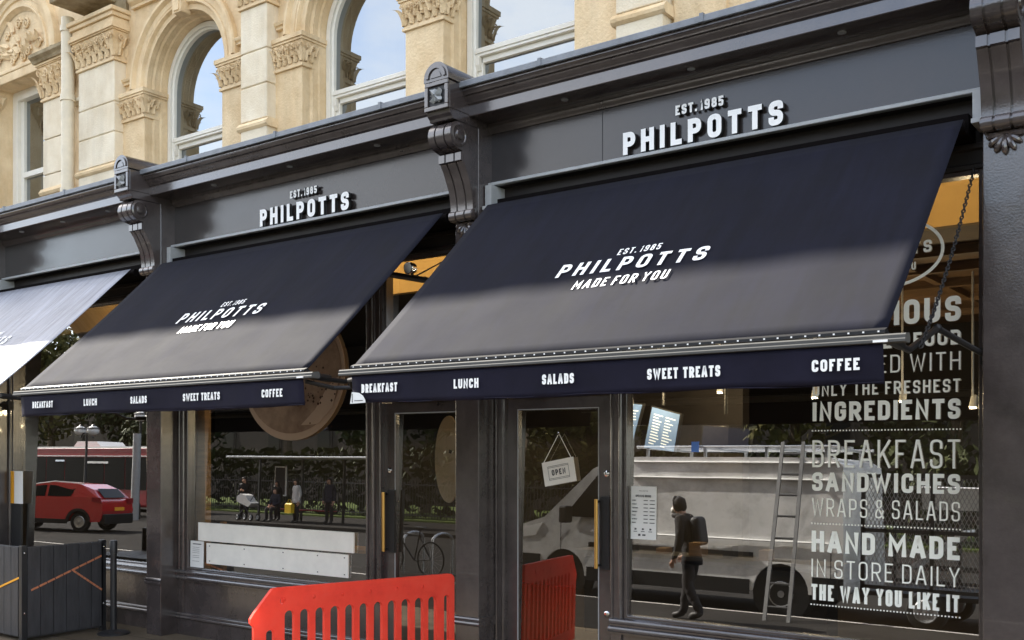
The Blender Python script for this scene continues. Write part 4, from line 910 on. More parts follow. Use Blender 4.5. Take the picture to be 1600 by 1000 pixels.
mb = MB(); mb.lathe([(.010, 0), (.010, .008), (.005, .012)], tuple(tp), (0, -1, 0), 12); mb.build('hook', 'chrome', OS)

# ------------------------------------------------------------------ things inside the window
mb = MB().use('board'); mb.box(-9.36, -7.0, 6.925, 6.945, 1.03, 1.225); tag(mb.build('long_white_board', None, loc=(-8.2, 6.94, 0), bevel=.004), 'long cream board fixed across the middle window, upper of two', 'board')
mb = MB().use('board'); mb.box(-9.22, -7.08, 6.93, 6.947, .79, 1.01); mb.use('ink')
for x in (-9.17, -8.6, -8.0, -7.5, -7.13): 
    for z in (.815, .975): mb.box(x, x + .012, 6.926, 6.9295, z, z + .010)
o = tag(mb.build('screwed_white_panel', None, loc=(-8.2, 6.94, 0)), 'white panel with small screws on the middle window, below the long board', 'board')
mb = MB().use('wood')
for x in (-9.30, -7.05): mb.box(x, x + .05, 7.17, 7.22, 0, 1.22)
mb.box(-9.30, -7.0, 7.17, 7.5, 1.0, 1.03); tag(mb.build('window_counter', None, loc=(-8.2, 7.3, 0)), 'low timber counter behind the boards in the middle window', 'counter')
mb = MB().use('wood'); mb.box(-9.80, -9.50, 7.12, 7.2, 0, 3.7); tag(mb.build('timber_post', None, loc=(-10.1, 7.6, 0)), 'pale timber post behind the left end of the middle window', 'post')
# coffee cup poster
PC = thing('coffee_poster', (-7.75, 7.03, 2.0), 'large round printed picture of a coffee cup on the middle window', 'poster')
f6 = lambda u, v, d: (u, 6.950 + (v - .7) * LEAN + d - .030, v); cx_, cz_ = -7.90, 2.76
mb = MB().use('cream'); mb.plate([(cx_ + .745 * math.cos(R(a)), cz_ + .66 * math.sin(R(a))) for a in range(0, 360, 6)], [], f6, .01); mb.build('cup_rim', None, PC)
mb = MB().use('coffee'); mb.plate([(cx_ + .70 * math.cos(R(a)), cz_ + .01 + .60 * math.sin(R(a))) for a in range(0, 360, 6)], [], lambda u, v, d: (u, 6.95 + (v - .7) * LEAN + d - 0.034, v), .004); mb.build('coffee_surface', None, PC)
mb = MB().use('cream'); mb.plate([(-7.75, 2.25), (-7.50, 2.26), (-7.30, 2.42), (-7.22, 2.72), (-7.38, 2.62), (-7.55, 2.40)], [], lambda u, v, d: (u, 6.95 + (v - .7) * LEAN + d - 0.038, v), .003); mb.build('foam_print', None, PC); mb = MB().use('bean'); rnd = random.Random(3)
for k in range(46):
    x = rnd.gauss(-7.55, .13); z = rnd.gauss(2.62, .16); s_ = rnd.uniform(.006, .016); mb.plate([(x - s_, z), (x, z - s_), (x + s_, z), (x, z + s_)], [], lambda u, v, d: (u, 6.95 + (v - .7) * LEAN + d - 0.041, v), .002)
mb.build('coffee_grounds', None, PC)
mb = MB().use('almond'); mb.plate([(-6.10 + .17 * math.cos(R(a)) * (1 if math.cos(R(a)) < 0 else .75), 1.92 + .40 * math.sin(R(a))) for a in range(0, 360, 10)], [], lambda u, v, d: (u, 7.25 + d, v), .02); mb.use('bean'); mb.plate([(-6.10, 1.98), (-6.07, 1.97), (-6.06, 2.0), (-6.09, 2.01)], [], lambda u, v, d: (u, 7.246 + d, v), .003)
tag(mb.build('almond_print', None, loc=(-6.1, 7.25, 1.9)), 'cream almond shaped print hanging behind the left door glass', 'poster')
# menu screens, spotlights, counter
def S12(x, z, Y=12.0, Y0=9.0): return (x * Y / Y0, 2 + (z - 2) * Y / Y0)
def tv(pts, label, m_='screen', Y=11.0, lines=True, seed=0):
    q = [S12(x, z, Y) for x, z in pts]; cx_ = sum(p[0] for p in q) / 4; cz_ = sum(p[1] for p in q) / 4
    T = thing('menu_screen', (cx_, Y, cz_), label, 'screen', 'menu screens inside the shop')
    mb = MB().use('black'); mb.plate([(cx_ + (x - cx_) * 1.08, cz_ + (z - cz_) * 1.06) for x, z in q], [], wfn(Y + .01), .06); mb.build('bezel', None, T)
    mb = MB(); mb.plate(q, [], wfn(Y), .008); mb.build('display', m_, T)
    if lines:
        mb = MB().use('screen_text'); rnd = random.Random(seed); ul = Vector(q[3]); ur = Vector(q[2]); dl = Vector(q[0]); 
        for k in range(11):
            for c0, c1 in ((.12, rnd.uniform(.3, .45)), (.55, rnd.uniform(.7, .9))):
                p = [ul + (ur - ul) * a + (dl - ul) * b_ for a, b_ in ((c0, .14 + k * .07), (c1, .14 + k * .07), (c1, .165 + k * .07), (c0, .165 + k * .07))]
                mb.plate([tuple(v) for v in p], [], wfn(Y - .004), .002)
        mb.build('menu_text', None, T)
    mb = MB(); mb.tube([(cx_, Y + .03, cz_ + .3), (cx_, Y + .03, 3.9)], .02, 8); mb.build('hanger', 'black', T)
tv([(-5.36, 2.06), (-5.19, 2.05), (-5.07, 2.455), (-5.25, 2.475)], 'blue lit menu screen half hidden by the window frame', seed=1)
tv([(-5.045, 2.03), (-4.72, 1.99), (-4.653, 2.347), (-4.955, 2.43)], 'blue lit menu screen with two columns of text', seed=2)
tv([(-4.43, 1.99), (-3.96, 1.98), (-3.93, 2.198), (-4.40, 2.235)], 'switched-off dark menu screen in the middle of the shop', 'screen_dim', 11.0, False)
def spot(x, y, z, label, power):
    T = thing('ceiling_spotlight', (x, y, z), label, 'light fitting', 'spotlights inside the shop')
    mb = MB(); mb.lathe([(.028, .13), (.036, .10), (.04, 0), (.034, -.004)], (x, y, z), (.1, .2, 1), 16); mb.tube([(x, y, z + .12), (x, y, 3.87)], .012, 8); mb.build('housing', 'globe', T, smooth='auto')
    mb = MB(); mb.lathe([(.031, 0), (.028, .004)], (x, y, z - .005), (.1, .2, -1), 16); mb.build('lens', 'lamp', T)
    l = bpy.data.lights.new('spot_glow', 'POINT'); l.energy = power * .30; l.color = (1, .76, .45); l.shadow_soft_size = .05
    lo = bpy.data.objects.new('spot_glow', l); COL.objects.link(lo); lo.parent = T; lo.location = (0, 0, -.09)
spot(-6.0, 10.6, 2.86, 'white spotlight above the lit menu screens', 60)
spot(-5.75, 10.6, 2.84, 'white spotlight just right of the lit menu screens', 40)
spot(-5.55, 11.8, 2.72, 'white spotlight over the dark menu screen', 40)
spot(-4.35, 11.8, 2.62, 'white spotlight right of the dark menu screen', 40)
spot(-3.35, 11.8, 2.55, 'white spotlight behind the word breakfast', 30)
spot(-2.55, 11.5, 2.45, 'white spotlight at the window edge by the right pilaster', 30)
# unseen wall-washers added above the door line to light the ochre bulkhead
for x in (-13.5, -12.3, -11.1, -9.9, -8.9, -7.9, -6.9, -5.9, -4.6, -3.3, -2.0):
    T = thing('added_wall_washer', (x, 7.6, 4.5), 'unseen warm lamp added behind the window head', 'light fitting', 'unseen lamps added behind the window head')
    mb = MB(); mb.box(x - .15, x + .15, 7.55, 7.65, 4.45, 4.52); mb.build('housing', 'globe', T)
    l = bpy.data.lights.new('washer_glow', 'AREA'); l.energy = 7.5; l.color = (1, .72, .35); l.size = .3; l.shape = 'RECTANGLE'; l.size_y = .08
    lo = bpy.data.objects.new('washer_glow', l); COL.objects.link(lo); lo.parent = T; lo.location = (0, .08, 0); lo.rotation_euler = (R(80), 0, 0)
CT = thing('display_counter', (-5.0, 9.6, 0), 'timber counter with boxes and bottles inside the right window', 'counter')
mb = MB().use('dark'); mb.box(-6.2, -3.3, 9.5, 9.9, .88, .92); mb.use('dark'); mb.box(-6.1, -3.4, 9.55, 9.85, 0, .839); mb.build('worktop', None, CT)
rnd = random.Random(4)
mb = MB().use('paper')
for k in range(6): x = -6.0 + k * .38; h_ = rnd.uniform(.05, .14); mb.use(('brown', 'dark', 'brown')[k % 3]); mb.box(x, x + rnd.uniform(.08, .16), 9.6, 9.75, .921, .921 + h_)
mb.build('boxes', None, CT)

# ------------------------------------------------------------------ the street behind the camera, seen in the glass
def wheel(parent, x, y, r, w, zc):
    mb = MB().use('tyre'); mb.lathe([(r * .6, -.01), (r * .93, 0), (r, .03), (r, w - .03), (r * .93, w), (r * .6, w + .01)], (x, y, zc), (0, -1, 0), 24); wh = mb.build('wheel', None, parent, smooth='auto')
    mb = MB().use('steel'); mb.lathe([(r * .6, 0), (r * .55, .012), (r * .2, -.02), (r * .15, .01), (.02, .015)], (x, y + .012, zc), (0, 1, 0), 20); mb.build('rim', None, wh, smooth='auto')
GR = -.12
VN = thing('parked_van', (-7.7, -1.4, GR), 'long white panel van with a roof rack, mirrored in the right window', 'van')
def notch(xc, r, z): return [(xc + r * math.cos(R(a)), z + r * math.sin(R(a))) for a in range(180, -1, -15)]
zb = .22
prof = [(-10.5, .35), (-10.52, .80), (-10.40, 1.02), (-9.95, 1.16), (-9.05, 1.98), (-8.70, 2.14), (-8.2, 2.18), (-5.1, 2.18), (-4.92, 2.08), (-4.86, .42), (-4.90, zb)] + notch(-5.78, .42, zb)[::-1] + notch(-9.55, .42, zb)[::-1] + [(-10.3, zb)]
mb = MB().use('vanwhite'); mb.plate(prof, [], lambda u, v, d: (u, -.42 - d, v + .02 + (0)), 1.95)
for v in mb.b.verts:
    if v.co.z > 1.15: v.co.y = -1.395 + (v.co.y + 1.395) * (1 - .10 * (v.co.z - 1.15))
mb.build('body', None, VN, bevel=.07, seg=3)
mb = MB().use('carglass'); g_ = lambda u, v, d: (u, -.408 - .10 * .97 * max(0, v - 1.13) - d, v)
mb.plate([(-9.55, 1.20), (-8.62, 1.20), (-8.62, 1.93), (-8.92, 1.93)], [], g_, .01); mb.build('side_window', None, VN)
mb = MB().use('black'); f0 = lambda u, v, d: (u, -.395 - d, v)
mb.plate([(-10.4, .16), (-10.02, .16), (-10.02, .55), (-10.48, .55)], [], f0, .03); mb.plate([(-9.08, .18), (-6.25, .18), (-6.25, .40), (-9.08, .40)], [], f0, .03); mb.plate([(-5.3, .2), (-4.86, .2), (-4.86, .5), (-5.3, .5)], [], f0, .03)
mb.plate([(-9.05, .72), (-6.2, .72), (-6.2, .80), (-9.05, .80)], [], f0, .03); mb.build('lower_trim', None, VN, bevel=.008)
mb = MB().use('globe')
for z in (.98, 1.88, 2.12): mb.tube([(-9.0 if z < 1.5 else -8.3, -.412 - .1 * max(0, z - 1.15), z), (-5.0, -.412 - .1 * max(0, z - 1.15), z)], .018, 6)
for x in (-9.62, -8.55, -7.15, -5.05): mb.use('black'); mb.box(x, x + .012, -.4225, -.4190, .42, 1.12)
mb.build('panel_ridge', None, VN)
mb = MB().use('black'); mb.box(-9.50, -9.35, -.38, -.16, 1.10, 1.38); mb.build('mirror', None, VN, bevel=.03)
mb = MB().use('globe'); mb.plate([(-10.42, .82), (-10.12, .86), (-9.98, 1.08), (-10.34, 1.0)], [], lambda u, v, d: (u, -.41 - d, v), .02); mb.build('headlight', None, VN)
for x in (-9.55, -5.78):
    mb = MB().use('black'); mb.lathe([(.43, 0), (.43, .3)], (x, -.45, .22), (0, -1, 0), 24); mb.build('wheel_arch', None, VN)
    for y in (-.47, -2.1): wheel(VN, x, y, .335, .22, .215)
mb = MB().use('steel')
for y in (-.62, -2.15): mb.tube([(-8.3, y, 2.36), (-5.0, y, 2.36)], .022, 8)
for x in (-8.1, -7.1, -6.1, -5.2):
    mb.bar((x, -.62, 2.34), (x, -2.15, 2.34), .05, .03)
    for y in (-.62, -2.15): mb.bar((x, y, 2.18), (x, y, 2.36), .04)
mb.box(-8.25, -5.0, -1.2, -1.05, 2.345, 2.38); mb.build('roof_rack', None, VN, smooth='auto')
mb = MB().use('bluetag'); mb.box(-7.32, -7.20, -.60, -.585, 2.28, 2.44); mb.build('blue_strap', None, VN)
# ladder
LD = thing('leaning_ladder', (-5.25, 1.02, 0), 'aluminium ladder standing on the pavement, leaning against the van roof rack', 'ladder')
p0, p1 = Vector((-5.41, 1.02, 0.0)), Vector((-5.80, -.50, 2.42)); q0, q1 = Vector((-5.09, 1.00, 0.0)), Vector((-5.50, -.52, 2.42))
for a, b_ in ((p0, p1), (q0, q1)):
    mb = MB(); mb.bar(a, b_, .028, .05, up=(1, 0, 0)); mb.build('rail', 'ladder', LD)
for i in range(8):
    t_ = (i + .6) / 8.2; mb = MB(); mb.tube([p0.lerp(p1, t_), q0.lerp(q1, t_)], .016, 8); mb.build('rung', 'ladder', LD)
# mesh sided cage trailer
TR = thing('mesh_trailer', (-3.9, -1.2, GR), 'cage trailer with wire mesh sides and a white sheet behind the van', 'trailer')
mb = MB().use('post')
for x in (-4.62, -3.7, -2.75):
    for y in (-.5, -2.0): mb.bar((x, y, .2), (x, y, 1.95), .05)
for z in (.42, 1.2, 1.95):
    for y in (-.5, -2.0): mb.bar((-4.62, y, z), (-2.75, y, z), .05)
mb.box(-4.62, -2.75, -2.0, -.5, .30, .36); mb.build('frame', None, TR)
mb = MB().use('steel')
for k in range(46):
    for s in (-1, 1):
        x = -4.62 + (k - 12) * .055 if s > 0 else -4.62 + k * .055
        a, b_ = (x, .42), (x + s * 1.53 * .5, 1.95)
        xa, za = a; xb, zb_ = b_
        def cl(x, x2, z, z2):
            pts = []
            for t_ in (0, 1): pts.append((x + (x2 - x) * t_, z + (z2 - z) * t_))
            t0, t1 = 0, 1; d = x2 - x
            ts = sorted(((-4.62 - x) / d, (-2.75 - x) / d)); t0 = max(t0, ts[0]); t1 = min(t1, ts[1])
            return None if t0 >= t1 else ((x + d * t0, z + (z2 - z) * t0), (x + d * t1, z + (z2 - z) * t1))
        c = cl(xa, xb, za, zb_)
        if c: mb.bar((c[0][0], -.495 + .004 * s, c[0][1]), (c[1][0], -.495 + .004 * s, c[1][1]), .007)
mb.build('wire_mesh', None, TR)
mb = MB().use('globe'); mb.obox((-3.55, -1.0, 1.66), Vector((1, 0, 0)), Vector((0, .3, .95)).normalized(), Vector((0, -.95, .3)).normalized(), .42, .16, .02); mb.obox((-3.75, -1.2, .95), Vector((.8, 0, .6)), Vector((0, 1, 0)), Vector((-.6, 0, .8)), .45, .3, .02); mb.build('white_sheet', None, TR)
for x in (-3.75,): 
    for y in (-.42, -1.9): wheel(TR, x, y, .27, .15, .15)

# people -----------------------------------------------------------------
def person(loc, heading, height, label, group=None, coat='coat_black', legs='jeans', pose='walk', hood=False, longhair=True):
    k = height / 1.75; T = thing('person', loc, label, 'person', group)
    P = {}; bend = .10 if pose == 'walk' else .0
    P['pelvis'] = (0, 0, .95); P['spine'] = (.01 + bend * .3, 0, 1.13); P['chest'] = (.02 + bend * .8, 0, 1.33); P['neck'] = (.035 + bend * 1.3, 0, 1.50); P['head'] = (.06 + bend * 1.75, 0, 1.60); P['crown'] = (.055 + bend * 1.9, 0, 1.70)
    for s, n_ in ((1, 'l'), (-1, 'r')):
        P['sh' + n_] = (.01 + bend * 1.05, .175 * s, 1.42)
        if pose == 'walk':
            P['el' + n_] = ((-.07 if s > 0 else -.02) + bend, .235 * s, 1.13); P['wr' + n_] = (.10 + bend, .19 * s, .94) if s > 0 else (.06 + bend, -.24, .90)
            P['kn' + n_] = (.10 if s > 0 else .02, .095 * s, .51); P['an' + n_] = (.17 if s > 0 else -.20, .09 * s, .09 if s > 0 else .12)
        elif pose == 'phone':
            P['el' + n_] = (.02, .23 * s, 1.14); P['wr' + n_] = (.26, .07 * s, 1.22); P['kn' + n_] = (.02, .10 * s, .51); P['an' + n_] = (-.01, .11 * s, .09)
        elif pose == 'sit':
            P['el' + n_] = (.05, .22 * s, 1.12); P['wr' + n_] = (.28, .10 * s, 1.05); P['kn' + n_] = (.45, .12 * s, .90); P['an' + n_] = (.42, .12 * s, .46)
        else:
            P['el' + n_] = (-.02, .23 * s, 1.14); P['wr' + n_] = (.05, .24 * s, .90); P['kn' + n_] = (.02, .10 * s, .51); P['an' + n_] = (-.01, .11 * s, .09)
        P['hip' + n_] = (0, .085 * s, .92)
        a = Vector(P['an' + n_]); P['toe' + n_] = (a.x + .19, a.y + .015 * s, a.z - .055)
        w = Vector(P['wr' + n_]); e = Vector(P['el' + n_]); d = (w - e).normalized(); P['palm' + n_] = tuple(w + d * .075)
        sd = Vector((0, 1, 0)).cross(d).normalized() if abs(d.y) < .9 else Vector((1, 0, 0))
        for f in range(4):
            bse = w + d * .085 + sd * (.022 * (1.5 - f) * .9); L = (.07, .08, .075, .06)[f]
            P['f%d%s' % (f, n_)] = tuple(bse + d * .02); P['g%d%s' % (f, n_)] = tuple(bse + d * L + Vector((0, -.02 * s, 0)))
        P['t0' + n_] = tuple(w + d * .035 + sd * .035); P['t1' + n_] = tuple(w + d * .075 + sd * .055)
    rad = dict(pelvis=(.155, .125), spine=(.15, .12), chest=(.175, .13), neck=(.062, .062), head=(.085, .098), crown=(.070, .080))
    for n_ in 'lr':
        rad.update({'sh' + n_: (.085,) * 2, 'el' + n_: (.066,) * 2, 'wr' + n_: (.036,) * 2, 'hip' + n_: (.115,) * 2, 'kn' + n_: (.084,) * 2, 'an' + n_: (.064,) * 2, 'toe' + n_: (.042, .034), 'palm' + n_: (.034, .020), 't0' + n_: (.012,) * 2, 't1' + n_: (.009,) * 2})
        for f in range(4): rad['f%d%s' % (f, n_)] = (.010,) * 2; rad['g%d%s' % (f, n_)] = (.0075,) * 2
    E_ = [('pelvis', 'spine'), ('spine', 'chest'), ('chest', 'neck'), ('neck', 'head'), ('head', 'crown')]
    for n_ in 'lr':
        E_ += [('chest', 'sh' + n_), ('sh' + n_, 'el' + n_), ('el' + n_, 'wr' + n_), ('wr' + n_, 'palm' + n_), ('pelvis', 'hip' + n_), ('hip' + n_, 'kn' + n_), ('kn' + n_, 'an' + n_), ('an' + n_, 'toe' + n_), ('wr' + n_, 't0' + n_), ('t0' + n_, 't1' + n_)]
        for f in range(4): E_ += [('palm' + n_, 'f%d%s' % (f, n_)), ('f%d%s' % (f, n_), 'g%d%s' % (f, n_))]
    names = list(P); low = min(P['toe' + n_][2] for n_ in 'lr') - .03
    if pose == 'sit': low = 0
    me = bpy.data.meshes.new('sk'); me.from_pydata([tuple(k * c for c in (P[n_][0], P[n_][1], P[n_][2] - low)) for n_ in names], [(names.index(a), names.index(b_)) for a, b_ in E_], [])
    o = bpy.data.objects.new('sk', me); COL.objects.link(o); md = o.modifiers.new('s', 'SKIN')
    sv = me.skin_vertices[0].data
    for i, n_ in enumerate(names): sv[i].radius = tuple(k * c for c in rad[n_]); sv[i].use_root = (n_ == 'pelvis')
    md.use_smooth_shade = True; s2 = o.modifiers.new('u', 'SUBSURF'); s2.levels = s2.render_levels = 2
    bpy.context.view_layer.update(); dg = bpy.context.evaluated_depsgraph_get(); nm = bpy.data.meshes.new_from_object(o.evaluated_get(dg)); nm.name = 'body'
    bpy.data.objects.remove(o)
    # flatten the front of the head, push out nose and chin
    hc = Vector(P['head']) * k; hc.z -= low * k
    for v in nm.vertices:
        d = v.co - hc
        if d.length < .16 * k and d.z > -.10 * k:
            if d.x > .06 * k and abs(d.y) < .016 * k and -.035 * k < d.z < .02 * k: v.co.x += .020 * k
            if d.x > .03 * k and abs(d.y) < .03 * k and -.095 * k < d.z < -.06 * k: v.co.x += .012 * k
    from mathutils import noise
    for v in nm.vertices:
        if (v.co - hc).length > .17 * k:
            lo = v.co.z < (.45 - low) * k
            v.co += v.normal * (noise.noise(Vector((v.co.x * 14, v.co.y * 14, v.co.z * (22 if lo else 9)))) * (.016 if v.co.z > .1 * k else .003) * k) if min((v.co - Vector((P[q][0], P[q][1], P[q][2] - low)) * k).length for q in ('palml', 'palmr')) > .14 * k else Vector()
    for m_ in (coat, legs, 'skin', 'shoe'): nm.materials.append(M[m_])
    reg = {}
    for n_ in names:
        reg[n_] = 0
        if n_[:-1] in ('kn', 'an', 'hip'): reg[n_] = 1
        if n_[:-1] in ('palm', 't0', 't1') or n_[0] in 'fg' and n_[1].isdigit() or n_ in ('head', 'crown'): reg[n_] = 2
        if n_[:-1] == 'toe': reg[n_] = 3
    pts = [(n_, Vector((P[n_][0], P[n_][1], P[n_][2] - low)) * k) for n_ in names]
    for f in nm.polygons:
        c = f.center; bst = None
        for a, b_ in E_:
            pa = Vector(P[a]); pb = Vector(P[b_]); pa = Vector((pa.x, pa.y, pa.z - low)) * k; pb = Vector((pb.x, pb.y, pb.z - low)) * k
            t_ = max(0, min(1, (c - pa).dot(pb - pa) / max((pb - pa).length_squared, 1e-9))); d = (c - pa.lerp(pb, t_)).length
            if bst is None or d < bst[0]: bst = (d, a if t_ < .5 else b_)
        r0 = reg[bst[1]]
        if bst[1] in ('pelvis', 'hipl', 'hipr'): r0 = 0 if c.z > (.80 - low) * k else 1
        if bst[1][:2] == 'an' and c.z < (P[bst[1]][2] - low + .02) * k: r0 = 3
        if bst[1] == 'neck': r0 = 2 if c.z > (1.50 - low) * k else 0
        f.material_index = r0; f.use_smooth = True
    o = bpy.data.objects.new('body', nm); COL.objects.link(o); o.parent = T; T.rotation_euler = (0, 0, heading)
    # hair / hood
    mb = MB().use('coat_black' if hood else 'hair'); h0 = hc + Vector((-.012, 0, .035)) * k
    mb.sphere(h0, .118 * k, 16, 12, (1.02, .92, 1.08))
    for v in mb.b.verts:
        d = v.co - h0
        if d.x > .045 * k and d.z < .05 * k: v.co.x = h0.x + .045 * k - .02 * k
        if longhair and d.x < .02 * k and d.z < -.03 * k: v.co.z -= .10 * k; v.co.x -= .015 * k
    for v in mb.b.verts: v.co += (v.co - h0).normalized() * (noise.noise(v.co * 22) * .018)
    if hood:
        mb.tube([h0 + Vector((.035 + .02 * math.sin(R(a)), .088 * math.cos(R(a)), .015 + .105 * math.sin(R(a)))) * k for a in range(-50, 231, 20)], .020 * k, 8)
        mb.tube([hc + Vector((-.05 + .10 * math.cos(R(a)), .10 * math.sin(R(a)), -.115)) * k for a in range(0, 360, 24)], .040 * k, 8, closed=True)
    hr = mb.build('hood' if hood else 'hair', None, None, smooth=True); hr.parent = T
    if hood:
        mb = MB().use('paper'); mb.sphere(hc + Vector((.062, 0, -.035)) * k, .062 * k, 12, 8, (.75, .95, .8)); mk = mb.build('face_mask', None, None, smooth=True); mk.parent = T
    if legs:
        mb = MB().use(coat)         # jacket hem
        z0, z1 = (.80 - low) * k, (.97 - low) * k
        mb.lathe([(.165 * k, z0), (.178 * k, z0 + .01), (.170 * k, (z0 + z1) / 2), (.150 * k, z1)], (0, 0, 0), n=20)
        for v in mb.b.verts: v.co.y *= .98; v.co.x *= .85
        if pose != 'sit':
            jh = mb.build('jacket_hem', None, None, smooth=True); jh.parent = T
        else: mb.b.free()
    return T
WP = person((-6.12, 1.72, 0.0), R(180), 1.60, 'person in a dark hooded jacket and white face mask walking past the van', pose='walk', hood=True, longhair=False)
BPK = MB().use('pack'); BPK.box(-.07, .07, -.13, .13, 0, .38)
bk = BPK.build('backpack', None, None, bevel=.06, loc=None, seg=4); bk.location = (-5.99, 1.72, .98); bk.rotation_euler = (0, R(-10), 0); tag(bk, 'black backpack worn by the person walking past the right window', 'backpack')
grp = 'people waiting across the road'
person((-33.6, -13.2, 0), R(60), 1.72, 'standing person in a black coat holding a phone beside the white pram', grp, pose='phone')
person((-31.9, -13.4, -.35), R(80), 1.68, 'person seated under the bus shelter roof in a dark navy coat', grp, coat='coat_navy', pose='sit')
person((-30.6, -13.3, 0), R(100), 1.70, 'person in a white top standing next to the yellow bag', grp, coat='coat_white', pose='stand')
person((-29.5, -14.0, 0), R(80), 1.78, 'tall person in a dark coat at the right end of the shelter', grp, coat='coat_navy', pose='stand')
person((-32.4, -13.9, 0), R(90), 1.6, 'person with arms down behind the seated one in the shelter', grp, coat='coat_black', pose='stand')
mb = MB().use('yellow'); mb.extx([(-13.02, .38), (-13.02, .72), (-13.10, .78), (-13.20, .72), (-13.20, .38)], -30.95, -30.6, 'closed'); mb.tube([(-30.88, -13.1, .76), (-30.83, -13.1, .9), (-30.72, -13.1, .9), (-30.67, -13.1, .76)], .012, 6); tag(mb.build('shopping_bag', None, loc=(-30.8, -13.1, .4)), 'bright yellow shopping bag held by the waiting person in white', 'bag')
PR = thing('pram', (-33.0, -12.9, 0), 'white hooded pram on a dark frame in front of the bus shelter', 'pram')
mb = MB().use('coat_white'); mb.plate([(-33.45, .75), (-32.75, .55), (-32.55, .70), (-32.75, .80), (-32.95, 1.02), (-33.25, 1.06), (-33.45, .95)], [], lambda u, v, d: (u, -12.7 - d, v), .4); mb.build('hood', None, PR, bevel=.04)
mb = MB().use('post'); mb.tube([(-33.4, -12.75, .2), (-32.9, -12.75, .6), (-32.45, -12.75, 1.02)], .015, 6); mb.tube([(-32.6, -12.75, .2), (-33.2, -12.75, .7)], .015, 6); mb.build('frame', None, PR)
for x in (-33.4, -32.6):
    for y in (-12.72, -13.08): wheel(PR, x, y, .14, .04, .14)

# bus, car, shelter, street lamps
BU = thing('red_bus', (-47.5, -15.3, GR), 'red single-deck bus with a white roof line and a roof pod', 'bus')
mb = MB().use('busred'); mb.box(-53.8, -41.4, -16.5, -14.0, .22, 3.0); mb.build('body', None, BU, bevel=.12, seg=3)
mb = MB().use('buswindow')
for k in range(7): x = -53.5 + k * 1.72; mb.box(x, x + 1.66, -14.005, -13.985, 1.02, 2.52)
mb.build('side_windows', None, BU)
mb = MB().use('globe'); mb.box(-53.7, -41.5, -14.003, -13.975, 2.955, 3.03); mb.box(-53.7, -41.5, -14.003, -13.975, 2.56, 2.60); mb.build('white_roof_line', None, BU)
mb = MB().use('globe'); mb.plate([(-48.6, 3.0), (-46.0, 3.0), (-46.5, 3.32), (-48.2, 3.32)], [], lambda u, v, d: (u, -14.5 - d, v), 1.4); mb.build('roof_pod', None, BU, bevel=.08)
mb = MB().use('screen_text'); 
for x in (-52.6, -49.2): mb.box(x, x + .8, -13.98, -13.97, 2.30, 2.38)
mb.use('globe'); mb.box(-46.6, -44.6, -13.98, -13.97, 2.22, 2.32); mb.build('window_vents', None, BU)
for x in (-51.6, -43.9):
    for y in (-13.98, -16.2): wheel(BU, x, y, .48, .28, .36)
RC = thing('red_car', (-31.8, -4.2, GR), 'shiny red crossover car with dark glass, mirrored low in the left window', 'car')
zc_ = .06; pr_ = [(-33.95, .25), (-34.00, .70), (-33.75, .84), (-32.85, .96), (-29.95, .98), (-29.68, .90), (-29.62, .55), (-29.70, .22)] + notch(-30.45, .37, .2)[::-1] + notch(-33.10, .37, .2)[::-1]
mb = MB().use('red'); mb.plate(pr_, [], lambda u, v, d: (u, -3.32 - d, v), 1.75); mb.build('body', None, RC, bevel=.09, seg=3)
mb = MB().use('red'); mb.plate([(-32.95, .92), (-32.05, 1.34), (-31.50, 1.43), (-30.50, 1.38), (-30.05, 1.22), (-29.75, .93)], [], lambda u, v, d: (u, -3.34 - d, v), 1.71)
for v in mb.b.verts:
    if v.co.z > 1: v.co.y = -4.19 + (v.co.y + 4.19) * .84
mb.build('cabin', None, RC, bevel=.05, seg=3)
mb = MB().use('carglass'); mb.quad((-32.65, -3.335, .985), (-31.65, -3.335, .985), (-31.65, -3.455, 1.335), (-32.02, -3.455, 1.30)); mb.quad((-31.56, -3.335, .985), (-30.75, -3.335, 1.0), (-30.62, -3.45, 1.30), (-31.56, -3.455, 1.335)); mb.build('side_windows', None, RC)
RC.rotation_euler = (0, 0, R(-26))
mb = MB().use('carglass'); mb.quad((-30.02, -3.62, 1.25), (-30.02, -4.76, 1.25), (-29.735, -4.80, .97), (-29.735, -3.58, .97)); mb.build('rear_window', None, RC)
mb = MB().use('black'); mb.box(-29.80, -29.56, -5.0, -3.38, .14, .46)
for xw in (-33.10, -30.45): mb.plate(arc(xw, .20, .43, 0, 180, 14) + arc(xw, .20, .35, 180, 0, 14), [], lambda u, v, d: (u, -3.295 - d, v), .06)
mb.build('bumper_cladding', None, RC, bevel=.03)
mb = MB().use('orange'); mb.box(-29.585, -29.57, -4.45, -3.93, .56, .67); mb.build('number_plate', None, RC)
mb = MB().use('globe'); mb.tube([(-32.1, -3.50, 1.36), (-31.4, -3.50, 1.46), (-30.4, -3.50, 1.41)], .018, 6); mb.box(-33.2, -32.0, -3.315, -3.30, .80, .83); mb.build('roof_rail', None, RC)
mb = MB().use('red'); mb.box(-32.45, -32.28, -3.32, -3.12, .98, 1.10); mb.build('door_mirror', None, RC, bevel=.03)
mb = MB().use('busred'); mb.box(-29.70, -29.60, -5.02, -4.72, .78, .95); mb.plate([(-30.00, .86), (-29.66, .80), (-29.72, .98), (-29.98, 1.0)], [], lambda u, v, d: (u, -3.30 - d, v), .04); mb.build('tail_light', None, RC)
mb = MB().use('black'); mb.plate([(-32.70, .14), (-30.85, .14), (-30.85, .28), (-32.70, .28)], [], lambda u, v, d: (u, -3.30 - d, v), .05); mb.build('sill', None, RC)
for x in (-33.10, -30.45):
    for y in (-3.38, -4.85): wheel(RC, x, y, .32, .2, .20)
SHL = thing('bus_shelter', (-31.5, -14, 0), 'glazed bus shelter with flat pale roof in front of black railings', 'bus shelter')
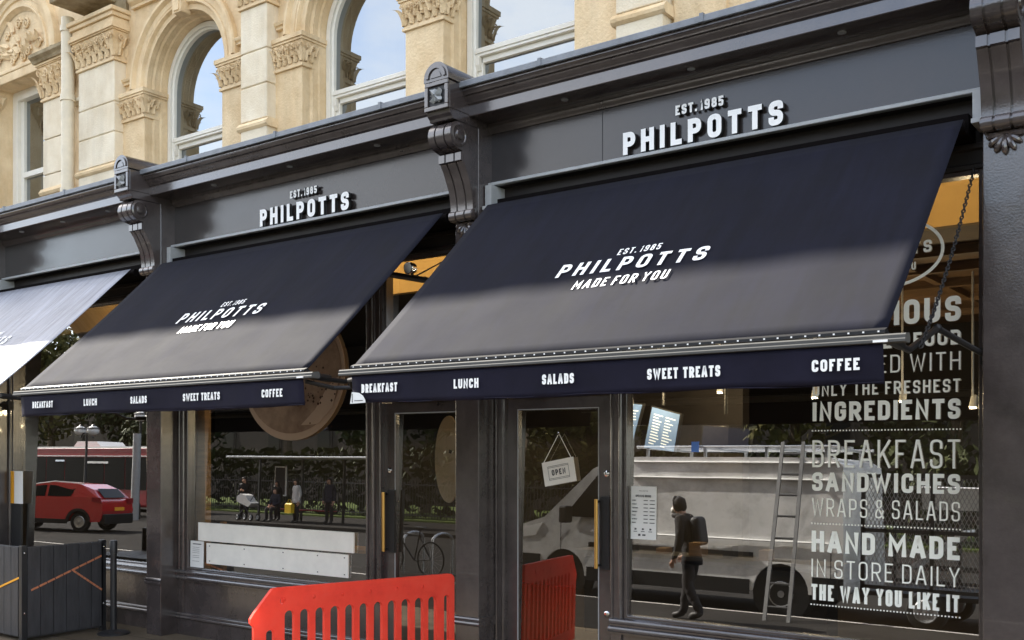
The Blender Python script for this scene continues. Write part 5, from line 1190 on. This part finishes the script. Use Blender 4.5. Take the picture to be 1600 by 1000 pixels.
mb = MB().use('steel'); mb.box(-34.5, -26.5, -14.6, -12.9, 2.50, 2.58); mb.build('roof', None, SHL, bevel=.02)
for x in (-34.2, -31.6, -29.2, -26.8): mb = MB().use('post'); mb.box(x - .04, x + .04, -14.5, -14.42, 0, 2.5); mb.build('post', None, SHL)
mb = MB().use('paper'); mb.box(-33.2, -32.5, -14.45, -14.40, 1.0, 2.2); mb.use('dark'); mb.box(-33.15, -32.55, -14.405, -14.395, 1.05, 2.15); mb.build('timetable_panel', None, SHL)
mb = MB().use('busred'); mb.box(-32.4, -29.4, -14.3, -13.95, .46, .50); mb.build('bench', None, SHL)
RL = thing('iron_railings', (-40, -19.1, 0), 'long run of black iron railings with pointed bars in front of the lawn', 'railings')
for s in range(10):
    mb = MB().use('post'); x0 = -70 + s * 7
    for k in range(44): x = x0 + k * .158; mb.box(x, x + .028, -19.12, -19.09, .15, 1.72); mb.box(x + .007, x + .021, -19.11, -19.10, 1.72, 1.86)
    for z in (.25, 1.55): mb.box(x0, x0 + 6.96, -19.13, -19.08, z, z + .05)
    mb.build('railing_panel', None, RL)
mb = MB(); rnd = random.Random(9)
for i in range(9000):
    p = Vector((rnd.uniform(-75, 2), -20.6 + rnd.gauss(0, .35), rnd.random() ** .7 * 3.2)); a = Vector((rnd.gauss(0, 1), rnd.gauss(0, 1), rnd.gauss(0, 1))).normalized(); b_ = a.orthogonal().normalized(); q = rnd.uniform(.08, .22)
    mb.quad(p - a * q - b_ * q * .6, p + a * q - b_ * q * .6, p + a * q + b_ * q * .6, p - a * q + b_ * q * .6)
tag(mb.build('hedge', 'leaf_dark', recalc=False), 'long dark hedge behind the black railings', 'hedge')
def lamp_post(x, y, h, label, twin):
    T = thing('street_lamp', (x, y, GR), label, 'street lamp')
    mb = MB().use('post'); mb.lathe([(.12, 0), (.10, .6), (.06, .7), (.05, h)], (x, y, GR), n=12)
    if twin: mb.tube([(x - .5, y, h - .25), (x - .25, y, h - .05), (x + .25, y, h - .05), (x + .5, y, h - .25)], .03, 8)
    mb.build('pole', None, T, smooth='auto')
    for dx in ((-.5, .5) if twin else (0,)):
        mb = MB().use('globe'); mb.sphere((x + dx, y, h + .05), .26, 14, 10, (1, 1, .8)); gl = mb.build('globe', None, T, smooth=True)
        mb = MB().use('post'); mb.lathe([(.27, 0), (.27, .03), (.10, .12), (.02, .22)], (x + dx, y, h + .12), n=14); mb.build('cap', None, gl, smooth='auto')
lamp_post(-41.9, -11.2, 3.55, 'twin globe street lamp above the bus roof', True)
lamp_post(-37.9, -11.2, 4.1, 'single globe street lamp to the right of the bus', False)
mb = MB().use('edge'); mb.tube([(-37.2, -10.6, GR), (-37.2, -10.6, 3.4)], .16, 12); tag(mb.build('grey_pole', None, loc=(-37.2, -10.6, GR), smooth='auto'), 'plain thick grey pole in front of the bus rear', 'pole')
# bicycle and stands
for k, x in enumerate((-13.9, -13.15)):
    mb = MB().use('steel'); mb.tube([(x, -1.25, GR), (x, -1.25, .55)] + [(x, -1.55 + .30 * math.cos(R(a)), .55 + .16 * math.sin(R(a))) for a in range(15, 166, 15)] + [(x, -1.85, .55), (x, -1.85, GR)], .027, 8)
    tag(mb.build('cycle_stand', None, loc=(x, -1.5, GR), smooth='auto'), ('steel hoop cycle stand with the bicycle against it, farther from the van', 'steel hoop cycle stand nearer the van front')[k], 'cycle stand')
BI = thing('bicycle', (-13.6, -1.2, GR), 'dark bicycle leaning at a steel hoop stand, mirrored in the left door', 'bicycle')
for x in (-14.15, -13.10):
    mb = MB().use('tyre'); mb.tube([(x + .33 * math.cos(R(a)), -1.15, .22 + .33 * math.sin(R(a))) for a in range(0, 360, 12)], .018, 6, closed=True); wh = mb.build('wheel', None, BI, smooth='auto')
    mb = MB().use('steel')
    for a in range(0, 180, 20): mb.bar((x + .31 * math.cos(R(a)), -1.15, .22 + .31 * math.sin(R(a))), (x - .31 * math.cos(R(a)), -1.15, .22 - .31 * math.sin(R(a))), .004)
    mb.build('spokes', None, wh)
mb = MB().use('post'); F_ = {'r': (-13.10, .22), 'b': (-13.52, .18), 's': (-13.40, .68), 'h': (-13.98, .70), 'f': (-14.15, .22)}
for a, b_ in ('rb', 'rs', 'bs', 'bh', 'sh', 'hf'): pa, pb = F_[a], F_[b_]; mb.tube([(pa[0], -1.15, pa[1]), (pb[0], -1.15, pb[1])], .017, 8)
mb.build('frame', None, BI)
mb = MB().use('black'); mb.tube([(-13.40, -1.15, .68), (-13.37, -1.15, .80)], .014, 6); mb.box(-13.50, -13.25, -1.21, -1.09, .80, .84); mb.build('saddle', None, BI, bevel=.015)
mb = MB().use('black'); mb.tube([(-13.98, -1.15, .70), (-14.0, -1.15, .84)], .014, 6); mb.tube([(-13.9, -1.40, .86), (-14.02, -1.35, .86), (-14.02, -.95, .86), (-13.9, -.90, .86)], .014, 6); mb.build('handlebar', None, BI)

# trees beyond the railings
def crown_mesh(name, n_, seed, rx, rz, m_, size):
    rnd = random.Random(seed); mb = MB(); cl = [(Vector((rnd.gauss(0, .5) * rx, rnd.gauss(0, .5) * rx, rnd.uniform(-.8, .8) * rz)), rnd.uniform(.3, .55) * rx) for _ in range(16)]
    for i in range(n_):
        c, r0 = rnd.choice(cl); d = Vector((rnd.gauss(0, 1), rnd.gauss(0, 1), rnd.gauss(0, 1))).normalized(); p = c + d * (r0 * rnd.uniform(.5, 1) ** .5)
        a = Vector((rnd.gauss(0, 1), rnd.gauss(0, 1), rnd.gauss(0, 1))).normalized(); b_ = a.cross(d + Vector((.1, 0, .3))).normalized(); s = size * rnd.uniform(.5, 1.3)
        mb.quad(p - a * s - b_ * s * .55, p + a * s - b_ * s * .55, p + a * s + b_ * s * .55, p - a * s + b_ * s * .55)
    me = bpy.data.meshes.new(name); mb.b.to_mesh(me); mb.b.free(); me.materials.append(M[m_]); return me
CRB = [crown_mesh('crown', 5200, 3, 3.6, 3.2, 'leaf', .16), crown_mesh('crown', 5200, 4, 3.0, 3.6, 'leaf', .16), crown_mesh('crown', 5200, 5, 3.2, 2.6, 'leaf_dark', .15)]
TREES = [(-72, -25, 2, 7, 'dark evergreen tree at the far left of the reflected row'), (-64, -22, 0, 8, 'broad leafy tree behind the front of the bus'), (-57, -24, 2, 6, 'dark evergreen tree behind the middle of the bus'), (-50, -23, 2, 6, 'dark evergreen tree behind the rear of the bus'),
         (-43.5, -24, 1, 8, 'tall leafy tree left of the bus shelter'), (-36, -27, 2, 6.5, 'dark evergreen behind the left end of the shelter'), (-28, -25, 1, 7, 'tall yellowing tree right of the bus shelter'), (-22.5, -21.5, 0, 5.5, 'broad yellowing tree close behind the railings'), (-15.5, -26, 0, 7, 'broad yellowing tree behind the bicycle stands'), (-9, -24, 2, 6.5, 'dark evergreen behind the van'), (-3.5, -22, 0, 6, 'broad yellowing tree behind the mesh trailer'), (3, -25, 1, 7, 'tall leafy tree at the far right of the reflected row')]
for x, y, k, h, lb in TREES:
    T = thing('tree', (x, y, 0.06), lb, 'tree', 'trees beyond the railings'); rnd = random.Random(int(x * 7))
    mb = MB().use('bark'); top = Vector((x + rnd.uniform(-.4, .4), y, h)); mb.tube([(x, y, 0), (x + .1, y, h * .4), tuple(top)], [.34, .24, .12], 10)
    for q in range(6):
        a = rnd.uniform(0, 6.28); s = Vector((x + .1, y, h * rnd.uniform(.4, .8))); e = s + Vector((math.cos(a) * 2, math.sin(a) * 2, rnd.uniform(.8, 2))); mb.tube([s, (s + e) / 2 + Vector((0, 0, .15)), e], [.10, .07, .03], 6)
    mb.build('trunk', None, T, smooth='auto')
    o = bpy.data.objects.new('crown', CRB[k]); COL.objects.link(o); o.parent = T; o.location = (0, 0, h); o.rotation_euler = (0, 0, rnd.uniform(0, 6))
HB = thing('grey_stone_church', (-35, -44, 0), 'long grey rubble stone building with tall windows behind the trees', 'building')
mb = MB().use('bldg'); mb.box(-150, -8, -52, -44, 0, 13); mb.build('wall', None, HB)
mb = MB().use('lead'); mb.extx([(-43.5, 13), (-48, 15.5), (-52.5, 13)], -150.3, -7.7, 'closed'); mb.build('roof', None, HB)
for k in range(22):
    x = -140 + k * 6; mb = MB().use('bldg'); mb.plate([(x - .95, 2.2)] + [(x + .95, 2.2)] + arc(x, 5.4, .95, 0, 180, 10), [], lambda u, v, d: (u, -43.95 - d, v), .1); w_ = mb.build('window', None, HB)
    mb = MB().use('carglass'); mb.plate([(x - .7, 2.4)] + [(x + .7, 2.4)] + arc(x, 5.4, .7, 0, 180, 10), [], lambda u, v, d: (u, -43.92 - d, v), .02); mb.build('pane', None, w_)
